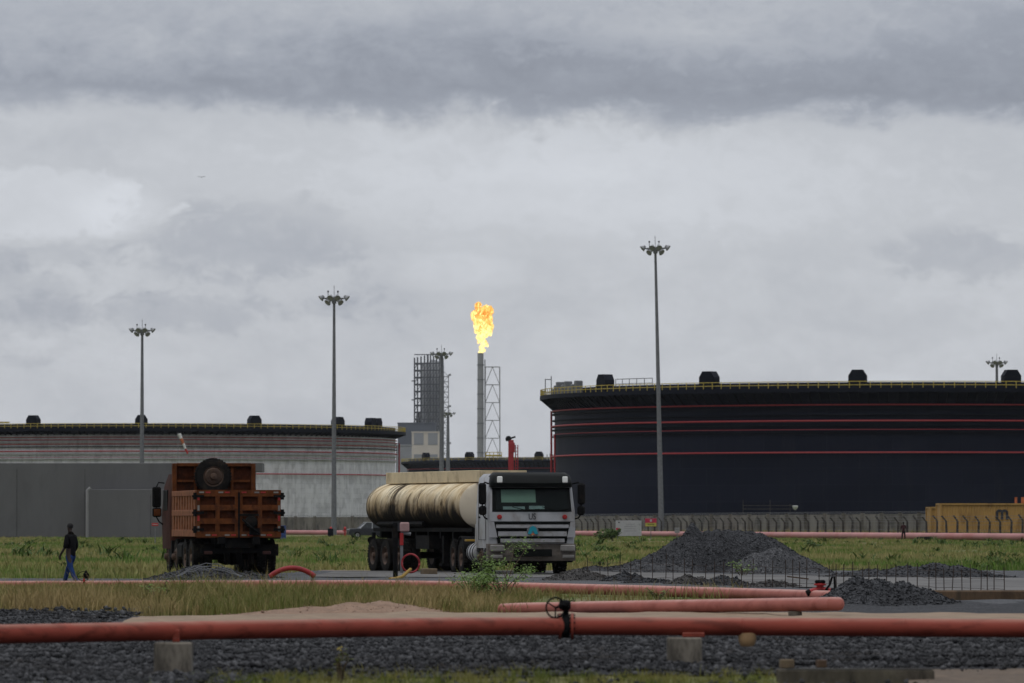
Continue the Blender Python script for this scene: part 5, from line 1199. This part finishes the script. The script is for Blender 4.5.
tag(MB().box((PX(822, D), D + .2, g + zt + .05), (.09, .1, .08), Matrix.Rotation(.3, 3, 'Z'), .01).build('dark_block', M['wood_rust'], None), 'small dark brown block on the back of the concrete channel', 'block')
D = 133; tag(MB().box((PX(795, D), D - 1.2, .28), (.5, .16, .03), Matrix.Rotation(.12, 3, 'Y')).build('board', M['wood_rust'], None), 'brown broken board lying on the low pile near the valve', 'board')

# ------------------------------------------------------------------ people
def skin_mesh(verts, edges, radii, sub=2, root=0):
    me = bpy.data.meshes.new('s'); me.from_pydata(verts, edges, []); o = bpy.data.objects.new('s', me); col.objects.link(o)
    md = o.modifiers.new('k', 'SKIN'); md.use_smooth_shade = True; sv = me.skin_vertices[0].data
    for i, r in enumerate(radii): sv[i].radius = (r if isinstance(r, tuple) else (r, r)); sv[i].use_root = (i == root)
    ss = o.modifiers.new('s', 'SUBSURF'); ss.levels = sub; ss.render_levels = sub
    dg = bpy.context.evaluated_depsgraph_get(); r_ = bpy.data.meshes.new_from_object(o.evaluated_get(dg)); bpy.data.objects.remove(o); bpy.data.meshes.remove(me); return r_
def chain(V, E, Rr, start, pts):
    prev = start
    for p, r in pts:
        V.append(p); Rr.append(r); i = len(V) - 1
        if prev is not None: E.append((prev, i))
        prev = i
    return prev
def person(loc, rz, label, h, shirt, trousers, stride=.30, extra=None, cat='person'):
    c = empty('person', loc, rz); tag(c, label, cat); k = h / 1.75
    S = lambda p: tuple(q * k for q in p)
    # +y is the way the person walks
    fl, fr = (-.13, -stride * .55, .07), (.13, stride * .55, .07)
    def leg(f, s): return [((s * .10, 0, .90), .085), ((s * .115, (f[1]) * .45 + .04, .50), .058), ((f[0], f[1], .10), .042), ((f[0], f[1] + .07, .045), .04), ((f[0], f[1] + .17, .03), .03)]
    def arm(s, sw): return [((s * .17, .0, 1.41), .052), ((s * .235, sw * .25 - .02, 1.14), .043), ((s * .22, sw * .7 + .10, .93), .033), ((s * .215, sw * .8 + .14, .86), (.035, .022))]
    V, E, Rr = [], [], []
    chain(V, E, Rr, None, [(S((0, 0, .95)), .13 * k), (S((0, 0, 1.12)), .12 * k), (S((0, .0, 1.33)), .14 * k), (S((0, 0, 1.45)), .075 * k), (S((0, .015, 1.54)), .052 * k), (S((0, .035, 1.62)), .078 * k), (S((0, .03, 1.69)), .074 * k)])
    for f, s in ((fl, -1), (fr, 1)): chain(V, E, Rr, 0, [(S(p), r * k) for p, r in leg(f, s)])
    for s, sw in ((-1, .10), (1, -.02)):
        e = chain(V, E, Rr, 2, [(S(p), (tuple(q * k for q in r) if isinstance(r, tuple) else r * k)) for p, r in arm(s, sw)])
        hx_, hy_, hz_ = arm(s, sw)[-1][0]
        for q in range(4):
            y_ = hy_ - .028 + .019 * q; l = (.062, .074, .07, .052)[q]
            chain(V, E, Rr, e, [(S((hx_ - s * .002, y_ + .0, hz_ - .04)), .009 * k), (S((hx_ - s * .012, y_ + .006, hz_ - .04 - l * .55)), .008 * k), (S((hx_ - s * .03, y_ + .008, hz_ - .04 - l)), .007 * k)])
        chain(V, E, Rr, e, [(S((hx_ - s * .015, hy_ + .035, hz_ + .0)), .011 * k), (S((hx_ - s * .03, hy_ + .055, hz_ - .035)), .009 * k)])
    me = skin_mesh(V, E, Rr); me.name = 'body'; link('body', me, M['skin'], c, True)
    # face
    fc = MB(); hc = Vector(S((0, .03, 1.655)))
    for s in (-1, 1): fc.lathe([(.001, -.012), (.022, 0), (.001, .012)], hc + Vector((s * .078 * k, -.0, -.0)), 'X', 8)
    fc.lathe([(.001, .03), (.012, .02), (.017, 0), (.001, -.008)], hc + Vector((0, .082 * k, -.015 * k)), 'Z', 8); fc.box(hc + Vector((0, .078 * k, -.05 * k)), (.042 * k, .012, .012 * k), None, .003); fc.build('face', M['skin'], c, True)
    hm = MB(); hm.lathe([(.001, .098), (.05, .085), (.078, .045), (.084, .0), (.07, -.03)], hc + Vector((0, -.012 * k, .03 * k)), 'Z', 14); hm.build('hair', M['hair'], c, True)
    # shirt
    V, E, Rr = [], [], []
    chain(V, E, Rr, None, [(S((0, 0, .80)), .150 * k), (S((0, 0, .98)), .150 * k), (S((0, 0, 1.15)), .142 * k), (S((0, 0, 1.34)), .175 * k), (S((0, 0, 1.46)), .095 * k)])
    for s, sw in ((-1, .10), (1, -.02)): chain(V, E, Rr, 3, [(S((s * .175, 0, 1.40)), .08 * k), (S((s * .235, sw * .25 - .02, 1.14)), .07 * k)] + ([(S((s * .222, sw * .62 + .08, .96)), .05 * k)] if s > 0 else [(S((s * .23, sw * .35 + .02, 1.08)), .055 * k)]))
    me = skin_mesh(V, E, Rr); me.name = 'shirt'; link('shirt', me, shirt, c, True)
    V, E, Rr = [], [], []
    chain(V, E, Rr, None, [(S((0, 0, .96)), .135 * k), (S((0, 0, .88)), .13 * k)])
    for f, s in ((fl, -1), (fr, 1)): chain(V, E, Rr, 1, [(S((s * .085, 0, .80)), .098 * k), (S((s * .115, f[1] * .45 + .04, .50)), .073 * k), (S((f[0], f[1], .12)), .062 * k)])
    me = skin_mesh(V, E, Rr); me.name = 'trousers'; link('trousers', me, trousers, c, True)
    for f in (fl, fr): MB().loft([[(f[0] * k + x * k, f[1] * k + y * k, z * k) for x, z in ((-w, 0), (w, 0), (w * .9, hh), (-w * .9, hh))] for y, w, hh in ((-.06, .035, .09), (.04, .045, .10), (.14, .045, .06), (.20, .03, .035))]).build('shoe', M['shoe'], c, True)
    return c
Yp = 148.0; xp = PX(71, Yp); person((xp, Yp, G(xp, Yp) - .005), R(58), 'person in black shirt and blue jeans walking at left', 1.62, M['shirt'], M['jeans'], .56)
Yp = 545.0; xp = PX(899, Yp); person((xp, Yp - 6, 0), R(170), 'distant person in dark clothes with a red top by the far pipeline', 1.78, M['shirt_red'], M['shirt'], .25)

# ------------------------------------------------------------------ grass, bushes, weeds
def tufts(X, Y, Z, h, nb, w, seed, spread=.35):
    r_ = np.random.default_rng(seed); n = len(X); N = n * nb
    bx, by, bz = (np.repeat(a, nb) for a in (X, Y, Z)); hh = np.repeat(h, nb) * r_.uniform(.45, 1.1, N); ww = np.repeat(w, nb) * r_.uniform(.6, 1.3, N)
    a = r_.uniform(0, 6.283, N); le_ = r_.uniform(.05, spread * 1.6, N) * hh; ox, oy = r_.normal(0, .35, N) * np.repeat(h, nb), r_.normal(0, .35, N) * np.repeat(h, nb)
    bx, by = bx + ox, by + oy; fa = r_.uniform(0, 6.283, N)
    cx, sx = np.cos(fa) * ww, np.sin(fa) * ww; tx_, ty_ = np.cos(a) * le_, np.sin(a) * le_
    v0 = np.stack([bx - cx, by - sx, bz - .02], -1); v1 = np.stack([bx + cx, by + sx, bz - .02], -1)
    v2 = np.stack([bx + tx_ * .35 + cx * .7, by + ty_ * .35 + sx * .7, bz + hh * .6], -1); v3 = np.stack([bx + tx_ * .35 - cx * .7, by + ty_ * .35 - sx * .7, bz + hh * .6], -1)
    v4 = np.stack([bx + tx_, by + ty_, bz + hh], -1)
    V = np.stack([v0, v1, v2, v3, v4], 1).reshape(-1, 3); o = np.arange(N)[:, None] * 5
    Fc = np.concatenate([o + np.array([[0, 1, 2]]), o + np.array([[0, 2, 3]]), o + np.array([[3, 2, 4]])]); return V, Fc
r_ = np.random.default_rng(11)
# field: density falls with distance
n = 60000; d = 158 * np.exp(r_.random(n) * math.log(760 / 158)); x = r_.uniform(-1, 1, n) * (d * .0965 + 3)
patch = fbm(x * .12, d * .045, 5, 4); keep = (patch > -.42 + .25 * r_.random(n)) & ~((fbm(x * .07, d * .02, 55, 3) > .24) & (d > 300)); keep &= (d > 187) | (x < -6.2 - 3.2 * np.clip((184 - d) / 26, 0, 1)); keep &= ~((d > 640) & (x < PX(265, 690) + 1)); x, d, patch = x[keep], d[keep], patch[keep]
fp_Y = np.array([F / s_pipe(512 + F * a / b) for a, b in zip(x, d)]); keep = (d < fp_Y + 40) & (np.abs(d - fp_Y) > 2); keep &= ~((np.abs(d - fp_Y + 14) < 9) & (r_.random(len(d)) < .75)); x, d, patch = x[keep], d[keep], patch[keep]
h = (.13 + .16 * np.clip(patch + .4, 0, 1)) * r_.lognormal(0, .3, len(x)) * np.where(d > fp_Y[keep], 2.2, 1); V, Fc = tufts(x, d, gz(x, d), h, 7, .016 + d * 3.2e-5, 12)
tag(npmesh('field_grass', V, Fc, M['grass_field']), 'green and yellow rough grass field behind the trucks', 'grass', kind='stuff')
n = 19000; d = r_.uniform(92, 133, n); x = r_.uniform(-1, 1, n) * (d * .094 + 1.5)
keep = (x < PX(505 + np.clip((d - 95) * 1.5, 0, 40), d) + .6 * fbm(d * .3, x * .4, 3, 3)) & ~((d < 97.5 + 1.2 * fbm(x * .6, x * 0, 44, 3)) & (x < PX(135, d))) & (d < 131 + fbm(x * .5, d * .1, 8, 3) * 3) ; keep &= ~((d < 97) & (x > PX(262, d)) & (x < PX(425, d))); keep &= ~((np.abs(d - F / 45) < .6)); keep |= (x > PX(470, d)) & (x < PX(740, d)) & (d > 112) & (r_.random(n) < .10)
x, d = x[keep], d[keep]; h = (.14 + .30 * np.clip(fbm(x * .5, d * .2, 15, 3) + .42, .1, 1)) * r_.lognormal(0, .25, len(x)); h = np.where(d > 127.5, np.minimum(h, .10), h); h = np.where(d > 117, np.minimum(h, .26), h); V, Fc = tufts(x, d, gz(x, d), h, 10, .0075 * np.ones(len(x)), 13, .5)
tag(npmesh('dry_grass', V, Fc, M['grass_dry']), 'dry yellowish grass strip in front of the yard pipe', 'grass', kind='stuff')
n = 6500; d = r_.uniform(47, 60.2, n); x = r_.uniform(-1, 1, n) * (d * .094 + 2.5)
keep = (x > PX(200, d) + .8 * fbm(d, x, 3, 2)) & (x < PX(775, d)) & (d < 58.7 + .9 * fbm(x * 1.2, d * 0, 8, 3)); keep |= (x > PX(0, d)) & (x < PX(200, d)) & (d < 55.2) & (r_.random(n) < .15); keep &= ~((x > PX(655, d)) & (x < PX(712, d)) & (d > 58)); x, d = x[keep], d[keep]
h = .09 * r_.lognormal(0, .3, len(x)); V, Fc = tufts(x, d, gz(x, d), h, 12, .0032 * np.ones(len(x)), 14, .6)
tag(npmesh('near_grass', V, Fc, M['grass_fore']), 'short grass at the lower edge below the gravel bank', 'grass', kind='stuff')
n = 9000; px_ = r_.uniform(560, 1060, n); Yb = np.array([F / s_pipe(q) for q in px_]) + r_.uniform(6, 78, n); x, d = PX(px_, Yb), Yb
V, Fc = tufts(x, d, np.zeros(n), .45 * r_.lognormal(0, .5, n).clip(.3, 2.6), 8, .03 * np.ones(n), 19, .5)
tag(npmesh('tall_grass', V, Fc, M['grass_dry']), 'tall dry grass and weeds between the fence posts and the boundary wall', 'grass', kind='stuff')
n = 1500; d = 190 * np.exp(r_.random(n) * math.log(520 / 190)); x = r_.uniform(-1, 1, n) * (d * .0965 + 3); keep = (fbm(x * .25, d * .08, 77, 3) > .10); x, d = x[keep], d[keep]
fp2 = np.array([F / s_pipe(512 + F * a / b) for a, b in zip(x, d)]); k2 = d < fp2 - 4; x, d = x[k2], d[k2]
V, Fc = tufts(x, d, gz(x, d) + .05, .26 * r_.lognormal(0, .4, len(x)), 16, .045 + d * 6e-5, 41, 1.1)
tag(npmesh('field_weeds', V, Fc, M['leaf_far']), 'dark green broad leaved weeds scattered through the grass field', 'weeds', kind='stuff')
def plant(label, px, D, hgt, spread, nstem, nleaf, leaf, m=None, cat='bush', name='bush', seed=0, flower=None, x0=0.0, clump=False):
    rr_ = random.Random(seed); X = PX(px, D); g = G(X, D); c = empty(name, (X, D, g)); tag(c, label, cat)
    st, lf = MB(), MB()
    for k in range(nstem):
        a = rr_.uniform(0, 6.28); l = spread * rr_.uniform(.35, 1); tip = Vector((l * math.cos(a) + x0, l * math.sin(a), hgt * (rr_.uniform(.22, 1.0) if clump else rr_.uniform(.55, 1.0))))
        pts = [Vector((rr_.gauss(0, .03), rr_.gauss(0, .03), -.03)), tip * .4 + Vector((rr_.gauss(0, .05), 0, hgt * .08)), tip * .75 + Vector((rr_.gauss(0, .05), rr_.gauss(0, .05), hgt * .05)), tip]
        st.tube(pts, [.014, .010, .007, .003], 5)
        for q in range(nleaf):
            t_ = rr_.uniform(.30, 1.02) if not clump or q % 6 == 0 else rr_.uniform(.72, 1.04); i = min(int(t_ * 3), 2); p = pts[i].lerp(pts[i + 1], t_ * 3 - i) + Vector((rr_.gauss(0, .10), rr_.gauss(0, .10), rr_.gauss(0, .06))) * spread * 1.1
            d_ = Vector((rr_.gauss(0, 1), rr_.gauss(0, 1), rr_.gauss(0, .35))).normalized(); u_ = d_.cross(Vector((rr_.gauss(0, .3), rr_.gauss(0, .3), 1))).normalized(); ll = leaf * rr_.uniform(.6, 1.3); n_ = d_.cross(u_) * ll * .12
            lf.add([p, p + d_ * ll * .5 + u_ * ll * .24 + n_, p + d_ * ll, p + d_ * ll * .5 - u_ * ll * .24 + n_], [(0, 1, 2, 3)])
    st.build('stem', M['twig'], c); lf.build('foliage', m or M['leaf'], c)
    if flower: 
        fl_ = MB()
        for k in range(4): fl_.lathe([(.001, 0), (.011, .008), (.001, .02)], (rr_.gauss(0, .02), rr_.gauss(0, .02), hgt * (.9 + .03 * k)), 'Z', 6)
        fl_.build('flower', flower, c)
    return c
plant('leafy green bush growing in front of the tanker cab', 505, 114, 1.24, 1.05, 17, 110, .062, seed=31, clump=True)
plant('low leafy shoots left of the big bush over the yard pipe', 474, 113, .6, .6, 12, 60, .07, seed=4)
plant('dark green shrub growing beside the pale notice board', 612, 520, 1.2, .7, 10, 45, .35, M['leaf_far'], seed=5)
plant('low green shrub left of the notice board in the field', 603, 500, 1.1, 1.3, 10, 40, .32, M['leaf_far'], seed=6)
plant('thin yellow topped weed on the gravel bank', 340, 57.5, .34, .09, 6, 14, .04, M['grass_fore'], 'weed', 'weed', 7, M['rail_y'])
plant('single tall green weed in the dry grass strip at left', 158, 104, .55, .28, 6, 18, .07, seed=8, cat='weed', name='weed')
plant('green weed clump on the capped pipe right of the hand wheel', 572, 93, .36, .2, 6, 16, .05, seed=9, cat='weed', name='weed')
plant('small weeds growing on the yard pipe right of centre', 658, 113, .28, .35, 7, 16, .05, seed=10, cat='weed', name='weed')
plant('weed by the rebar mesh at the foot of the big heap', 742, 165, .5, .5, 8, 20, .08, seed=12, cat='weed', name='weed')
plant('dark leafy weed in the grass field right of the gravel heap', 812, 330, .7, .8, 8, 24, .2, M['leaf_far'], seed=13, cat='weed', name='weed')
# a bird high up
bd = MB(); p = at(201, 177, 700); bd.loft([[(x, y * 1.0, z) for x, z in ((-r, 0), (0, -r), (r, 0), (0, r))] for y, r in ((-.3, .01), (-.1, .07), (.1, .06), (.26, .01))])
for s in (-1, 1): bd.add([(0, -.1, .02), (s * .3, -.05, .14), (s * .55, .1, .05), (s * .28, .12, .1), (0, .1, .02)], [(0, 1, 3, 4), (1, 2, 3)])
tag(bd.build('bird', M['bird'], None, loc=p), 'tiny dark bird flying in the cloudy sky at left', 'bird')
# ------------------------------------------------------------------ the air
hz_ = MB().box((0, 2275, 72.5), (1880, 4750, 149)); m = bpy.data.materials.new('haze_air'); m.use_nodes = True; nt = m.node_tree; nt.nodes.clear()
o_ = nd(nt, 'ShaderNodeOutputMaterial'); pv = nd(nt, 'ShaderNodeVolumePrincipled'); pv.inputs['Color'].default_value = (.93, .95, 1, 1); pv.inputs['Density'].default_value = 1.7e-5; pv.inputs['Anisotropy'].default_value = 0.0
lk(nt, pv.outputs[0], o_.inputs['Volume']); tag(hz_.build('haze', m), kind='stuff')
scene.cycles.transparent_max_bounces = 16
